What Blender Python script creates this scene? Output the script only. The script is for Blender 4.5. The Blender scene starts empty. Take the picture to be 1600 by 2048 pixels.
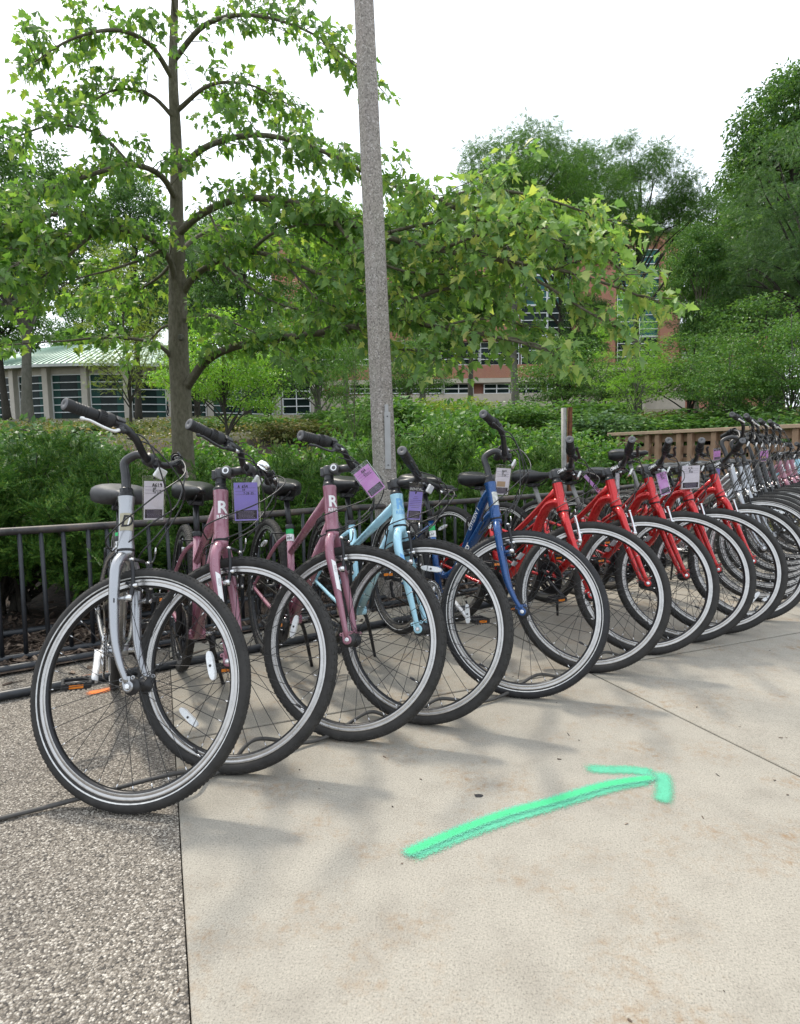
import bpy, bmesh, math, random
import numpy as np
from mathutils import Matrix, Vector

# ------------------------------------------------------------------ camera, sky, sun, exposure
SC = bpy.context.scene
COL = SC.collection
F_PX, PITCH, ROLL, CAM_H = 1217.9, 0.09151, -0.01552, 0.9951
cam_data = bpy.data.cameras.new("camera")
cam = bpy.data.objects.new("camera", cam_data)
COL.objects.link(cam)
cam_data.sensor_fit = 'HORIZONTAL'
cam_data.sensor_width = 36.0
cam_data.lens = 36.0 * F_PX / 1600.0
cam_data.clip_start = 0.05
cam_data.clip_end = 2000.0
cam.matrix_world = (Matrix.Translation((0, 0, CAM_H)) @ Matrix.Rotation(math.pi / 2 - PITCH, 4, 'X')
                    @ Matrix.Rotation(ROLL, 4, 'Z'))
SC.camera = cam

SUN_EL, SUN_AZ = math.radians(57), math.radians(-40)      # azimuth from +Y, negative = left
sun_pos = Vector((math.sin(SUN_AZ) * math.cos(SUN_EL), math.cos(SUN_AZ) * math.cos(SUN_EL), math.sin(SUN_EL)))
world = bpy.data.worlds.new("World")
SC.world = world
world.use_nodes = True
wn, wl = world.node_tree.nodes, world.node_tree.links
wn.clear()
w_out = wn.new("ShaderNodeOutputWorld")
w_bg = wn.new("ShaderNodeBackground")
w_sky = wn.new("ShaderNodeTexSky")
w_sky.sky_type = 'NISHITA'
w_sky.sun_disc = False
w_sky.sun_elevation = SUN_EL
w_sky.sun_rotation = SUN_AZ
w_sky.altitude = 200
w_sky.air_density = 1.0
w_sky.dust_density = 6.0
w_sky.ozone_density = 1.0
w_mix = wn.new("ShaderNodeMix")
w_mix.data_type = 'RGBA'
w_mix.inputs['Factor'].default_value = 0.62          # thin bright overcast veil over the whole sky
w_mix.inputs['B'].default_value = (12.0, 12.9, 13.8, 1)
w_bg.inputs['Strength'].default_value = 0.13
wl.new(w_sky.outputs['Color'], w_mix.inputs['A'])
wl.new(w_mix.outputs['Result'], w_bg.inputs['Color'])
wl.new(w_bg.outputs['Background'], w_out.inputs['Surface'])

sun_data = bpy.data.lights.new("sun", 'SUN')
sun_data.energy = 2.5
sun_data.angle = math.radians(4.0)
sun_data.color = (1.0, 0.93, 0.82)
sun = bpy.data.objects.new("sun", sun_data)
COL.objects.link(sun)
sun.rotation_euler = (-sun_pos).to_track_quat('-Z', 'Y').to_euler()

SC.view_settings.view_transform = 'Standard'
SC.view_settings.look = 'None'
SC.view_settings.gamma = 1.0
SC.view_settings.use_curve_mapping = False
SC.view_settings.exposure = 0.38
SC.render.engine = 'CYCLES'
SC.cycles.use_denoising = True
SC.cycles.max_bounces = 8
SC.cycles.transparent_max_bounces = 16
SC.cycles.sample_clamp_indirect = 6.0

# ------------------------------------------------------------------ helpers
CP, SP, CR, SR = math.cos(PITCH), math.sin(PITCH), math.cos(ROLL), math.sin(ROLL)

def ray(u, v):
    a, b = u - 800.0, v - 1024.0
    a, b = CR * a + SR * b, -SR * a + CR * b
    d0, d2 = a / F_PX, -b / F_PX
    return Vector((d0, CP + d2 * SP, -SP + d2 * CP))

def at(u, v, y):
    """World point on the sight line of photo pixel (u, v) at distance y in front."""
    d = ray(u, v)
    return Vector((0, 0, CAM_H)) + d * (y / d.y)

def at_z(u, v, z=0.0):
    d = ray(u, v)
    return Vector((0, 0, CAM_H)) + d * ((z - CAM_H) / d.z)

def catmull(pts, n=6):
    P = [Vector(p) for p in pts]
    if len(P) < 3:
        return P
    out = []
    for i in range(len(P) - 1):
        p0 = P[i - 1] if i > 0 else P[0] * 2 - P[1]
        p1, p2 = P[i], P[i + 1]
        p3 = P[i + 2] if i + 2 < len(P) else P[-1] * 2 - P[-2]
        for k in range(n):
            t = k / n
            out.append(0.5 * ((2 * p1) + (p2 - p0) * t + (2 * p0 - 5 * p1 + 4 * p2 - p3) * t * t
                              + (3 * p1 - p0 - 3 * p2 + p3) * t ** 3))
    out.append(P[-1])
    return out

def basis(d):
    d = Vector(d).normalized()
    a = Vector((0, 0, 1)) if abs(d.z) < 0.9 else Vector((1, 0, 0))
    x = d.cross(a).normalized()
    return x, d.cross(x).normalized(), d

class MB:
    """Collects geometry for ONE mesh object."""
    def __init__(self):
        self.v, self.f, self.m, self.s = [], [], [], []

    def add(self, verts, faces, mat=0, smooth=True):
        o = len(self.v)
        self.v.extend([tuple(p) for p in verts])
        for f in faces:
            self.f.append([i + o for i in f])
            self.m.append(mat)
            self.s.append(smooth)
        return self

    def tube(self, pts, r, n=10, mat=0, cap=True, flat=None):
        P = [Vector(p) for p in pts]
        R = list(r) if hasattr(r, '__len__') else [r] * len(P)
        if len(R) != len(P):
            R = [R[0] + (R[-1] - R[0]) * i / (len(P) - 1) for i in range(len(P))]
        T = []
        for i in range(len(P)):
            T.append((P[min(i + 1, len(P) - 1)] - P[max(i - 1, 0)]).normalized())
        x, y, _ = basis(T[0])
        vs, fs = [], []
        for i, p in enumerate(P):
            if i:
                q = T[i - 1].rotation_difference(T[i])
                x = q @ x
                y = q @ y
            for k in range(n):
                a = 2 * math.pi * k / n
                ca, sa = math.cos(a) * R[i], math.sin(a) * R[i]
                if flat:
                    sa *= flat
                vs.append(p + x * ca + y * sa)
        for i in range(len(P) - 1):
            for k in range(n):
                a, b = i * n + k, i * n + (k + 1) % n
                fs.append((a, b, b + n, a + n))
        if cap:
            fs.append(tuple(range(n - 1, -1, -1)))
            fs.append(tuple(range((len(P) - 1) * n, len(P) * n)))
        return self.add(vs, fs, mat)

    def lathe(self, prof, o=(0, 0, 0), d=(0, 1, 0), n=24, mat=0, closed=False, smooth=True, cap=False):
        """prof: (radius, distance along axis d)."""
        x, y, d = basis(d)
        o = Vector(o)
        m = len(prof)
        vs, fs = [], []
        for k in range(n):
            a = 2 * math.pi * k / n
            e = x * math.cos(a) + y * math.sin(a)
            for (r, h) in prof:
                vs.append(o + e * r + d * h)
        for k in range(n):
            k2 = (k + 1) % n
            for j in range(m if closed else m - 1):
                j2 = (j + 1) % m
                fs.append((k * m + j, k * m + j2, k2 * m + j2, k2 * m + j))
        if cap:
            fs.append(tuple(k * m for k in range(n)))
            fs.append(tuple(k * m + m - 1 for k in range(n - 1, -1, -1)))
        return self.add(vs, fs, mat, smooth)

    def box(self, c, size, X=(1, 0, 0), Y=None, mat=0, taper=1.0, bev=0.0):
        X = Vector(X).normalized()
        if Y is None:
            Y = Vector((0, 0, 1)).cross(X)
            if Y.length < 1e-6:
                Y = Vector((0, 1, 0))
        Y = Vector(Y).normalized()
        Z = X.cross(Y).normalized()
        c = Vector(c)
        hx, hy, hz = size[0] / 2, size[1] / 2, size[2] / 2
        if bev <= 0:
            vs = [c + X * (sx * hx * (taper if sz > 0 else 1)) + Y * (sy * hy * (taper if sz > 0 else 1)) + Z * sz * hz
                  for sz in (-1, 1) for sy in (-1, 1) for sx in (-1, 1)]
            fs = [(0, 2, 3, 1), (4, 5, 7, 6), (0, 1, 5, 4), (2, 6, 7, 3), (0, 4, 6, 2), (1, 3, 7, 5)]
            return self.add(vs, fs, mat, False)
        vs, idx = [], {}
        for sx in (-1, 1):
            for sy in (-1, 1):
                for sz in (-1, 1):
                    for ax in range(3):
                        h = [hx - bev, hy - bev, hz - bev]
                        h[ax] += bev
                        idx[(sx, sy, sz, ax)] = len(vs)
                        vs.append(c + X * sx * h[0] + Y * sy * h[1] + Z * sz * h[2])
        fs = []
        for ax in range(3):
            a, b = (ax + 1) % 3, (ax + 2) % 3
            for s in (-1, 1):
                loop = []
                for (p, q) in ((-1, -1), (1, -1), (1, 1), (-1, 1)):
                    k = [0, 0, 0]
                    k[ax], k[a], k[b] = s, p, q
                    loop.append(idx[(k[0], k[1], k[2], ax)])
                fs.append(tuple(loop if s > 0 else loop[::-1]))
            for p in (-1, 1):
                for q in (-1, 1):
                    k1, k2 = [0, 0, 0], [0, 0, 0]
                    k1[ax], k2[ax] = -1, 1
                    k1[a] = k2[a] = p
                    k1[b] = k2[b] = q
                    l = [idx[(*k1, a)], idx[(*k2, a)], idx[(*k2, b)], idx[(*k1, b)]]
                    fs.append(tuple(l if p * q > 0 else l[::-1]))
        for sx in (-1, 1):
            for sy in (-1, 1):
                for sz in (-1, 1):
                    l = [idx[(sx, sy, sz, i)] for i in range(3)]
                    fs.append(tuple(l if sx * sy * sz > 0 else l[::-1]))
        return self.add(vs, fs, mat, False)

    def prism(self, poly, z0, z1, mat=0):
        n = len(poly)
        vs = [(p[0], p[1], z0) for p in poly] + [(p[0], p[1], z1) for p in poly]
        fs = [tuple(range(n - 1, -1, -1)), tuple(range(n, 2 * n))]
        for i in range(n):
            j = (i + 1) % n
            fs.append((i, j, n + j, n + i))
        return self.add(vs, fs, mat, False)

    def mesh(self, name):
        me = bpy.data.meshes.new(name)
        me.from_pydata(self.v, [], self.f)
        me.polygons.foreach_set('material_index', self.m)
        me.polygons.foreach_set('use_smooth', self.s)
        me.update()
        return me

def raw_mesh(name, V, loops, sizes, smooth=False):
    """Fast numpy mesh: V (n,3), loops flat vertex indices, sizes per face."""
    me = bpy.data.meshes.new(name)
    V = np.asarray(V, dtype=np.float32)
    loops = np.asarray(loops, dtype=np.int32).ravel()
    sizes = np.asarray(sizes, dtype=np.int32)
    me.vertices.add(len(V))
    me.vertices.foreach_set('co', V.ravel())
    me.loops.add(len(loops))
    me.loops.foreach_set('vertex_index', loops)
    me.polygons.add(len(sizes))
    st = np.zeros(len(sizes), dtype=np.int32)
    st[1:] = np.cumsum(sizes)[:-1]
    me.polygons.foreach_set('loop_start', st)
    me.polygons.foreach_set('loop_total', sizes)
    me.polygons.foreach_set('use_smooth', np.full(len(sizes), smooth))
    me.update(calc_edges=True)
    return me

def link(name, me, mats=None, parent=None, mw=None):
    if isinstance(me, MB):
        me = me.mesh(name)
    if mats is not None:
        for m in (mats if isinstance(mats, (list, tuple)) else [mats]):
            me.materials.append(m)
    o = bpy.data.objects.new(name, me)
    COL.objects.link(o)
    if parent is not None:
        o.parent = parent
    if mw is not None:
        o.matrix_local = mw
    return o

def empty(name, mw=None):
    o = bpy.data.objects.new(name, None)
    COL.objects.link(o)
    o.empty_display_size = 0.2
    if mw is not None:
        o.matrix_world = mw
    return o

def tag(o, label, cat=None, group=None, kind=None):
    if label:
        o['label'] = label
    if cat:
        o['category'] = cat
    if group:
        o['group'] = group
    if kind:
        o['kind'] = kind
    return o

def struct(o, kind='structure'):
    o['kind'] = kind
    return o

def T(x, y=None, z=None):
    return Matrix.Translation((x, y, z) if y is not None else x)

# ------------------------------------------------------------------ materials
def mat_new(name):
    m = bpy.data.materials.new(name)
    m.use_nodes = True
    nt = m.node_tree
    return m, nt, nt.nodes['Principled BSDF']

def nd(nt, typ, **kw):
    n = nt.nodes.new(typ)
    for k, v in kw.items():
        if k in n.inputs:
            n.inputs[k].default_value = v
        else:
            setattr(n, k, v)
    return n

def ramp(nt, src, stops, interp='LINEAR'):
    r = nt.nodes.new('ShaderNodeValToRGB')
    r.color_ramp.interpolation = interp
    el = r.color_ramp.elements
    while len(el) < len(stops):
        el.new(0.5)
    for e, (p, c) in zip(el, stops):
        e.position = p
        e.color = (*c, 1) if len(c) == 3 else c
    nt.links.new(src, r.inputs['Fac'])
    return r

def mixc(nt, fac, a, b, blend='MIX'):
    n = nt.nodes.new('ShaderNodeMix')
    n.data_type = 'RGBA'
    n.blend_type = blend
    for sock, val in (('Factor', fac), ('A', a), ('B', b)):
        s = n.inputs[sock]
        if hasattr(val, 'is_output'):
            nt.links.new(val, s)
        elif isinstance(val, (int, float)):
            s.default_value = val
        else:
            s.default_value = (*val, 1) if len(val) == 3 else val
    return n.outputs['Result']

def obj_co(nt):
    return nd(nt, 'ShaderNodeTexCoord').outputs['Object']

def noise(nt, co, scale, detail=4, rough=0.55):
    n = nd(nt, 'ShaderNodeTexNoise', Scale=scale, Detail=detail, Roughness=rough)
    if co is not None:
        nt.links.new(co, n.inputs['Vector'])
    return n

def bump(nt, bsdf, h, strength=0.3, dist=0.01):
    b = nd(nt, 'ShaderNodeBump', Strength=strength, Distance=dist)
    nt.links.new(h, b.inputs['Height'])
    nt.links.new(b.outputs['Normal'], bsdf.inputs['Normal'])
    return b

def simple(name, col, rough=0.5, metal=0.0, coat=0.0, var=0.12, scale=60, spec=0.5, bmp=0.0):
    m, nt, b = mat_new(name)
    n = noise(nt, obj_co(nt), scale)
    lo = tuple(c * (1 - var) for c in col)
    hi = tuple(min(1, c * (1 + var)) for c in col)
    r = ramp(nt, n.outputs['Fac'], [(0.3, lo), (0.7, hi)])
    nt.links.new(r.outputs['Color'], b.inputs['Base Color'])
    rr = nd(nt, 'ShaderNodeMapRange')
    rr.inputs['To Min'].default_value = max(0.02, rough - 0.08)
    rr.inputs['To Max'].default_value = min(1, rough + 0.1)
    nt.links.new(n.outputs['Fac'], rr.inputs['Value'])
    nt.links.new(rr.outputs['Result'], b.inputs['Roughness'])
    b.inputs['Metallic'].default_value = metal
    b.inputs['Coat Weight'].default_value = coat
    b.inputs['Coat Roughness'].default_value = 0.08
    b.inputs['Specular IOR Level'].default_value = spec
    if bmp:
        bump(nt, b, n.outputs['Fac'], bmp, 0.004)
    return m

def paint(name, col, metal=0.25, chips=True):
    """Bicycle enamel: flake, clear coat, fine dirt and small scuffs."""
    m, nt, b = mat_new(name)
    oi = nd(nt, 'ShaderNodeObjectInfo')
    sc_ = nd(nt, 'ShaderNodeVectorMath', operation='SCALE')
    sc_.inputs['Scale'].default_value = 37.0
    cx = nd(nt, 'ShaderNodeCombineXYZ')
    for k_ in range(3):
        nt.links.new(oi.outputs['Random'], cx.inputs[k_])
    nt.links.new(cx.outputs['Vector'], sc_.inputs[0])
    ad_ = nd(nt, 'ShaderNodeVectorMath', operation='ADD')
    nt.links.new(obj_co(nt), ad_.inputs[0])
    nt.links.new(sc_.outputs['Vector'], ad_.inputs[1])
    co = ad_.outputs['Vector']
    n1 = noise(nt, co, 14, 5)
    n2 = noise(nt, co, 160, 3)
    base = mixc(nt, n1.outputs['Fac'], tuple(c * 0.86 for c in col), tuple(min(1, c * 1.1) for c in col))
    if chips:
        r = ramp(nt, n2.outputs['Fac'], [(0.0, (0, 0, 0)), (0.68, (0, 0, 0)), (0.73, (1, 1, 1))])
        base = mixc(nt, r.outputs['Color'], base, tuple(min(1, c * 0.5 + 0.28) for c in col))
    nt.links.new(base, b.inputs['Base Color'])
    b.inputs['Metallic'].default_value = metal
    rr = nd(nt, 'ShaderNodeMapRange')
    rr.inputs['To Min'].default_value = 0.20
    rr.inputs['To Max'].default_value = 0.36
    nt.links.new(n1.outputs['Fac'], rr.inputs['Value'])
    nt.links.new(rr.outputs['Result'], b.inputs['Roughness'])
    b.inputs['Coat Weight'].default_value = 0.7
    b.inputs['Coat Roughness'].default_value = 0.12
    return m

def leaf_mat(name, dark, light, trans=0.35, yellow=None, spec=0.30):
    m, nt, b = mat_new(name)
    geo = nd(nt, 'ShaderNodeNewGeometry')
    n = noise(nt, obj_co(nt), 1.3, 3)
    stops = [(0.0, dark), (0.75, light)]
    if yellow:
        stops.append((1.0, yellow))
    r = ramp(nt, geo.outputs['Random Per Island'], stops)
    c = mixc(nt, n.outputs['Fac'], r.outputs['Color'], tuple(x * 0.75 for x in dark), 'MIX')
    c2 = mixc(nt, 0.55, r.outputs['Color'], c)
    nt.links.new(c2, b.inputs['Base Color'])
    b.inputs['Roughness'].default_value = 0.42
    b.inputs['Specular IOR Level'].default_value = spec
    tr = nd(nt, 'ShaderNodeBsdfTranslucent')
    tc = mixc(nt, 1.0, c2, (1.15, 1.25, 0.55), 'MULTIPLY')
    nt.links.new(tc, tr.inputs['Color'])
    mx = nd(nt, 'ShaderNodeMixShader', Fac=trans)
    nt.links.new(b.outputs['BSDF'], mx.inputs[1])
    nt.links.new(tr.outputs['BSDF'], mx.inputs[2])
    nt.links.new(mx.outputs['Shader'], nt.nodes['Material Output'].inputs['Surface'])
    return m

def bark_mat(name, a, b_, scale=18):
    m, nt, b = mat_new(name)
    mp = nd(nt, 'ShaderNodeMapping')
    mp.inputs['Scale'].default_value = (1, 1, 0.45)
    nt.links.new(obj_co(nt), mp.inputs['Vector'])
    n = noise(nt, mp.outputs['Vector'], scale, 8, 0.65)
    n2 = noise(nt, obj_co(nt), 3, 4)
    r = ramp(nt, n.outputs['Fac'], [(0.32, a), (0.68, b_)])
    c = mixc(nt, n2.outputs['Fac'], r.outputs['Color'], (a[0] * 0.9, a[1] * 1.05, a[2] * 0.8))
    nt.links.new(c, b.inputs['Base Color'])
    b.inputs['Roughness'].default_value = 0.9
    bump(nt, b, n.outputs['Fac'], 0.8, 0.02)
    return m

M = {}
M['rubber'] = simple('tyre_rubber', (0.020, 0.020, 0.022), 0.62, var=0.35, scale=45, spec=0.35, bmp=0.15)
M['rubber_dusty'] = simple('dusty_tyre_rubber', (0.030, 0.0285, 0.027), 0.7, var=0.3, scale=30, spec=0.3, bmp=0.15)
M['grip'] = simple('grip_rubber', (0.016, 0.0165, 0.018), 0.55, var=0.2, scale=120, spec=0.4)
M['grip_cap'] = simple('grip_cap_rubber', (0.10, 0.10, 0.105), 0.6, var=0.2)
M['black'] = simple('black_plastic', (0.018, 0.018, 0.020), 0.38, var=0.2, scale=90)
M['black_alloy'] = simple('black_anodised_alloy', (0.018, 0.018, 0.020), 0.34, metal=0.3, var=0.15)
M['dark_grey'] = simple('dark_grey_alloy', (0.05, 0.05, 0.052), 0.36, metal=0.35, var=0.12)
M['vinyl'] = simple('saddle_vinyl', (0.015, 0.015, 0.016), 0.40, var=0.25, scale=25)
M['vinyl_grey'] = simple('grey_saddle_vinyl', (0.055, 0.055, 0.057), 0.5, var=0.2, scale=25)
M['rim'] = simple('brushed_rim_alloy', (0.46, 0.445, 0.43), 0.28, metal=0.85, var=0.14, scale=35)
M['alloy'] = simple('bright_alloy', (0.66, 0.66, 0.67), 0.24, metal=0.85, var=0.08)
M['white_alloy'] = simple('satin_alloy', (0.72, 0.72, 0.72), 0.4, metal=0.3, var=0.06)
M['spoke'] = simple('black_spoke_steel', (0.03, 0.03, 0.032), 0.35, metal=0.5, var=0.1)
M['spoke_silver'] = simple('steel_spoke', (0.35, 0.35, 0.36), 0.32, metal=0.8, var=0.1)
M['stripe'] = simple('reflective_stripe', (0.55, 0.55, 0.54), 0.45, var=0.2)
M['chain'] = simple('oily_chain', (0.06, 0.052, 0.045), 0.4, metal=0.7, var=0.3)
M['reflector'] = simple('clear_reflector', (0.70, 0.71, 0.72), 0.12, coat=1.0, var=0.12, scale=220)
M['amber'] = simple('amber_reflector', (0.75, 0.22, 0.02), 0.2, coat=0.8)
M['chrome'] = simple('chrome', (0.80, 0.80, 0.80), 0.07, metal=1.0, var=0.04)
M['green_band'] = simple('green_tape', (0.02, 0.42, 0.12), 0.45)
M['white_print'] = simple('white_print', (0.80, 0.80, 0.80), 0.5, var=0.04)
M['grey_print'] = simple('grey_print', (0.34, 0.33, 0.34), 0.45, var=0.06)
M['black_print'] = simple('black_ink', (0.012, 0.012, 0.014), 0.6, var=0.1)
M['label_silver'] = simple('scuffed_silver_label', (0.5, 0.5, 0.47), 0.4, metal=0.3, var=0.35, scale=90)
M['gold_label'] = simple('dull_gold_label', (0.36, 0.33, 0.24), 0.45, metal=0.4, var=0.12)
M['p_silver'] = paint('silver_paint', (0.345, 0.35, 0.365), 0.85)
M['p_mauve'] = paint('mauve_paint', (0.31, 0.125, 0.172), 0.06)
M['p_sky'] = paint('pale_blue_paint', (0.40, 0.70, 0.84), 0.05)
M['p_sky2'] = simple('mid_blue_decal', (0.16, 0.42, 0.74), 0.35, coat=0.5)
M['p_blue'] = paint('deep_blue_paint', (0.006, 0.060, 0.21), 0.4)
M['p_red'] = paint('red_paint', (0.54, 0.014, 0.016), 0.55)
M['p_black'] = paint('black_paint', (0.02, 0.02, 0.022), 0.1)
M['p_redflake'] = simple('grey_red_decal', (0.42, 0.30, 0.31), 0.4)
M['rack'] = simple('worn_black_rack_paint', (0.020, 0.023, 0.028), 0.42, var=0.4, scale=22, bmp=0.2)

def rail_worn():
    m, nt, b = mat_new('worn_rail_paint')
    co = obj_co(nt)
    n = noise(nt, co, 9, 8, 0.7)
    n2 = noise(nt, co, 60, 4)
    r = ramp(nt, n.outputs['Fac'], [(0.36, (0.035, 0.034, 0.036)), (0.52, (0.085, 0.075, 0.07)), (0.66, (0.15, 0.115, 0.09))])
    c = mixc(nt, 0.35, r.outputs['Color'], n2.outputs['Color'], 'MULTIPLY')
    nt.links.new(c, b.inputs['Base Color'])
    b.inputs['Roughness'].default_value = 0.5
    b.inputs['Metallic'].default_value = 0.35
    return m
M['rail_worn'] = rail_worn()

def concrete():
    m, nt, b = mat_new('broomed_concrete')
    co = obj_co(nt)
    n1 = noise(nt, co, 0.9, 6, 0.6)
    n2 = noise(nt, co, 7, 6, 0.65)
    n3 = noise(nt, co, 210, 4, 0.8)
    n4 = noise(nt, co, 3.2, 8, 0.75)
    base = ramp(nt, n1.outputs['Fac'], [(0.3, (0.268, 0.248, 0.212)), (0.7, (0.362, 0.334, 0.284))])
    c = mixc(nt, 0.5, base.outputs['Color'],
             ramp(nt, n2.outputs['Fac'], [(0.28, (0.226, 0.205, 0.172)), (0.5, (0.322, 0.30, 0.255)), (0.78, (0.385, 0.358, 0.304))]).outputs['Color'])
    sp = ramp(nt, n3.outputs['Fac'], [(0.32, (0.34, 0.32, 0.30)), (0.46, (0.92, 0.92, 0.92)), (0.58, (1.05, 1.05, 1.04)), (0.70, (1.4, 1.38, 1.34))])
    c = mixc(nt, 0.85, c, sp.outputs['Color'], 'MULTIPLY')
    # rusty leaf stains
    st = ramp(nt, n4.outputs['Fac'], [(0.50, (0, 0, 0)), (0.66, (1, 1, 1))])
    n5 = noise(nt, co, 40, 5, 0.7)
    stf = mixc(nt, 1.0, st.outputs['Color'], ramp(nt, n5.outputs['Fac'], [(0.42, (0, 0, 0)), (0.68, (1, 1, 1))]).outputs['Color'], 'MULTIPLY')
    c = mixc(nt, stf, c, (0.235, 0.150, 0.078))
    # dark gum and tar specks
    vor = nd(nt, 'ShaderNodeTexVoronoi', Scale=2.6)
    nt.links.new(co, vor.inputs['Vector'])
    dk = ramp(nt, vor.outputs['Distance'], [(0.0, (1, 1, 1)), (0.014, (1, 1, 1)), (0.022, (0, 0, 0))])
    c = mixc(nt, dk.outputs['Color'], c, (0.07, 0.065, 0.06))
    nt.links.new(c, b.inputs['Base Color'])
    b.inputs['Roughness'].default_value = 0.88
    b.inputs['Specular IOR Level'].default_value = 0.25
    wv = nd(nt, 'ShaderNodeTexWave', Scale=60, Distortion=6.0, Detail=3.0)
    mp = nd(nt, 'ShaderNodeMapping')
    mp.inputs['Rotation'].default_value = (0, 0, math.radians(20))
    nt.links.new(co, mp.inputs['Vector'])
    nt.links.new(mp.outputs['Vector'], wv.inputs['Vector'])
    hh = mixc(nt, 0.75, wv.outputs['Color'], n3.outputs['Fac'])
    bump(nt, b, hh, 0.35, 0.003)
    return m
M['concrete'] = concrete()

def aggregate():
    m, nt, b = mat_new('exposed_aggregate')
    co = obj_co(nt)
    v = nd(nt, 'ShaderNodeTexVoronoi', Scale=215)
    nt.links.new(co, v.inputs['Vector'])
    sep = nd(nt, 'ShaderNodeSeparateColor')
    nt.links.new(v.outputs['Color'], sep.inputs['Color'])
    r = ramp(nt, sep.outputs['Red'], [(0.0, (0.06, 0.056, 0.052)), (0.2, (0.15, 0.135, 0.117)), (0.5, (0.245, 0.221, 0.191)),
                                      (0.8, (0.35, 0.322, 0.286)), (1.0, (0.64, 0.61, 0.56))])
    e = ramp(nt, v.outputs['Distance'], [(0.35, (1, 1, 1)), (0.8, (0.55, 0.53, 0.5))])
    c = mixc(nt, 1.0, r.outputs['Color'], e.outputs['Color'], 'MULTIPLY')
    n = noise(nt, co, 2.2, 6, 0.6)
    c = mixc(nt, 0.5, c, ramp(nt, n.outputs['Fac'], [(0.3, (0.55, 0.52, 0.48)), (0.7, (1.15, 1.1, 1.0))]).outputs['Color'], 'MULTIPLY')
    nt.links.new(c, b.inputs['Base Color'])
    b.inputs['Roughness'].default_value = 0.8
    inv = nd(nt, 'ShaderNodeMath', operation='MULTIPLY')
    inv.inputs[1].default_value = -1.0
    nt.links.new(v.outputs['Distance'], inv.inputs[0])
    bump(nt, b, inv.outputs['Value'], 0.8, 0.006)
    return m
M['aggregate'] = aggregate()

def soil(name, a, b_, c_, scale):
    m, nt, b = mat_new(name)
    n = noise(nt, obj_co(nt), scale, 8, 0.7)
    r = ramp(nt, n.outputs['Fac'], [(0.3, a), (0.5, b_), (0.7, c_)])
    nt.links.new(r.outputs['Color'], b.inputs['Base Color'])
    b.inputs['Roughness'].default_value = 0.95
    bump(nt, b, n.outputs['Fac'], 1.0, 0.02)
    return m
M['mulch'] = soil('bark_mulch', (0.018, 0.012, 0.009), (0.045, 0.030, 0.021), (0.10, 0.068, 0.046), 30)
M['ground'] = soil('bare_ground', (0.05, 0.05, 0.03), (0.07, 0.075, 0.04), (0.10, 0.10, 0.06), 2)
M['hill'] = soil('hillside_soil', (0.030, 0.034, 0.016), (0.055, 0.055, 0.026), (0.085, 0.075, 0.04), 3)
M['joint'] = soil('joint_dirt', (0.03, 0.026, 0.02), (0.055, 0.047, 0.037), (0.085, 0.072, 0.055), 60)

def chip_mat():
    m, nt, b = mat_new('wood_chips')
    geo = nd(nt, 'ShaderNodeNewGeometry')
    r = ramp(nt, geo.outputs['Random Per Island'], [(0.0, (0.022, 0.014, 0.010)), (0.5, (0.075, 0.048, 0.033)),
                                                   (0.85, (0.16, 0.115, 0.083)), (1.0, (0.27, 0.21, 0.16))])
    nt.links.new(r.outputs['Color'], b.inputs['Base Color'])
    b.inputs['Roughness'].default_value = 0.85
    return m
M['chips'] = chip_mat()

def pole_concrete():
    m, nt, b = mat_new('speckled_pole_concrete')
    co = obj_co(nt)
    v = nd(nt, 'ShaderNodeTexVoronoi', Scale=120)
    nt.links.new(co, v.inputs['Vector'])
    sep = nd(nt, 'ShaderNodeSeparateColor')
    nt.links.new(v.outputs['Color'], sep.inputs['Color'])
    r = ramp(nt, sep.outputs['Green'], [(0.0, (0.15, 0.136, 0.12)), (0.16, (0.225, 0.203, 0.18)), (0.6, (0.33, 0.30, 0.265)),
                                        (0.86, (0.35, 0.32, 0.288)), (1.0, (0.50, 0.47, 0.43))])
    n = noise(nt, co, 3, 5)
    c = mixc(nt, 0.35, r.outputs['Color'], n.outputs['Color'], 'MULTIPLY')
    c = mixc(nt, 0.3, r.outputs['Color'], c)
    nt.links.new(c, b.inputs['Base Color'])
    b.inputs['Roughness'].default_value = 0.85
    bump(nt, b, sep.outputs['Green'], 0.4, 0.003)
    return m
M['pole'] = pole_concrete()
M['plate'] = simple('painted_steel_plate', (0.36, 0.36, 0.355), 0.55, var=0.08, scale=14)
M['galv'] = simple('galvanised_pipe', (0.25, 0.245, 0.235), 0.6, metal=0.3, var=0.25, scale=18)
M['rust'] = simple('rusty_channel', (0.16, 0.060, 0.028), 0.85, var=0.45, scale=30, bmp=0.3)
M['rail_wood'] = simple('brown_timber', (0.28, 0.178, 0.112), 0.7, var=0.16, scale=8, bmp=0.1)
M['rail_cap'] = simple('weathered_timber_cap', (0.36, 0.26, 0.175), 0.7, var=0.14, scale=8, bmp=0.1)
M['cable'] = simple('cable_lock_sleeve', (0.05, 0.047, 0.043), 0.55, var=0.25, scale=40)
M['card_lilac'] = simple('lilac_card', (0.42, 0.34, 0.80), 0.6, var=0.03)
M['card_pink'] = simple('pink_card', (0.76, 0.36, 0.76), 0.6, var=0.03)
M['card_pale'] = simple('pale_lilac_card', (0.90, 0.85, 0.93), 0.6, var=0.05)
M['card_dark'] = simple('card_dark_print', (0.028, 0.018, 0.040), 0.6, var=0.1)
M['card_rule'] = simple('card_fine_print', (0.16, 0.10, 0.24), 0.6)
M['card_rule_light'] = simple('card_light_fine_print', (0.42, 0.36, 0.52), 0.6)
M['card_tan'] = simple('tan_sticker', (0.60, 0.42, 0.28), 0.6)

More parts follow.
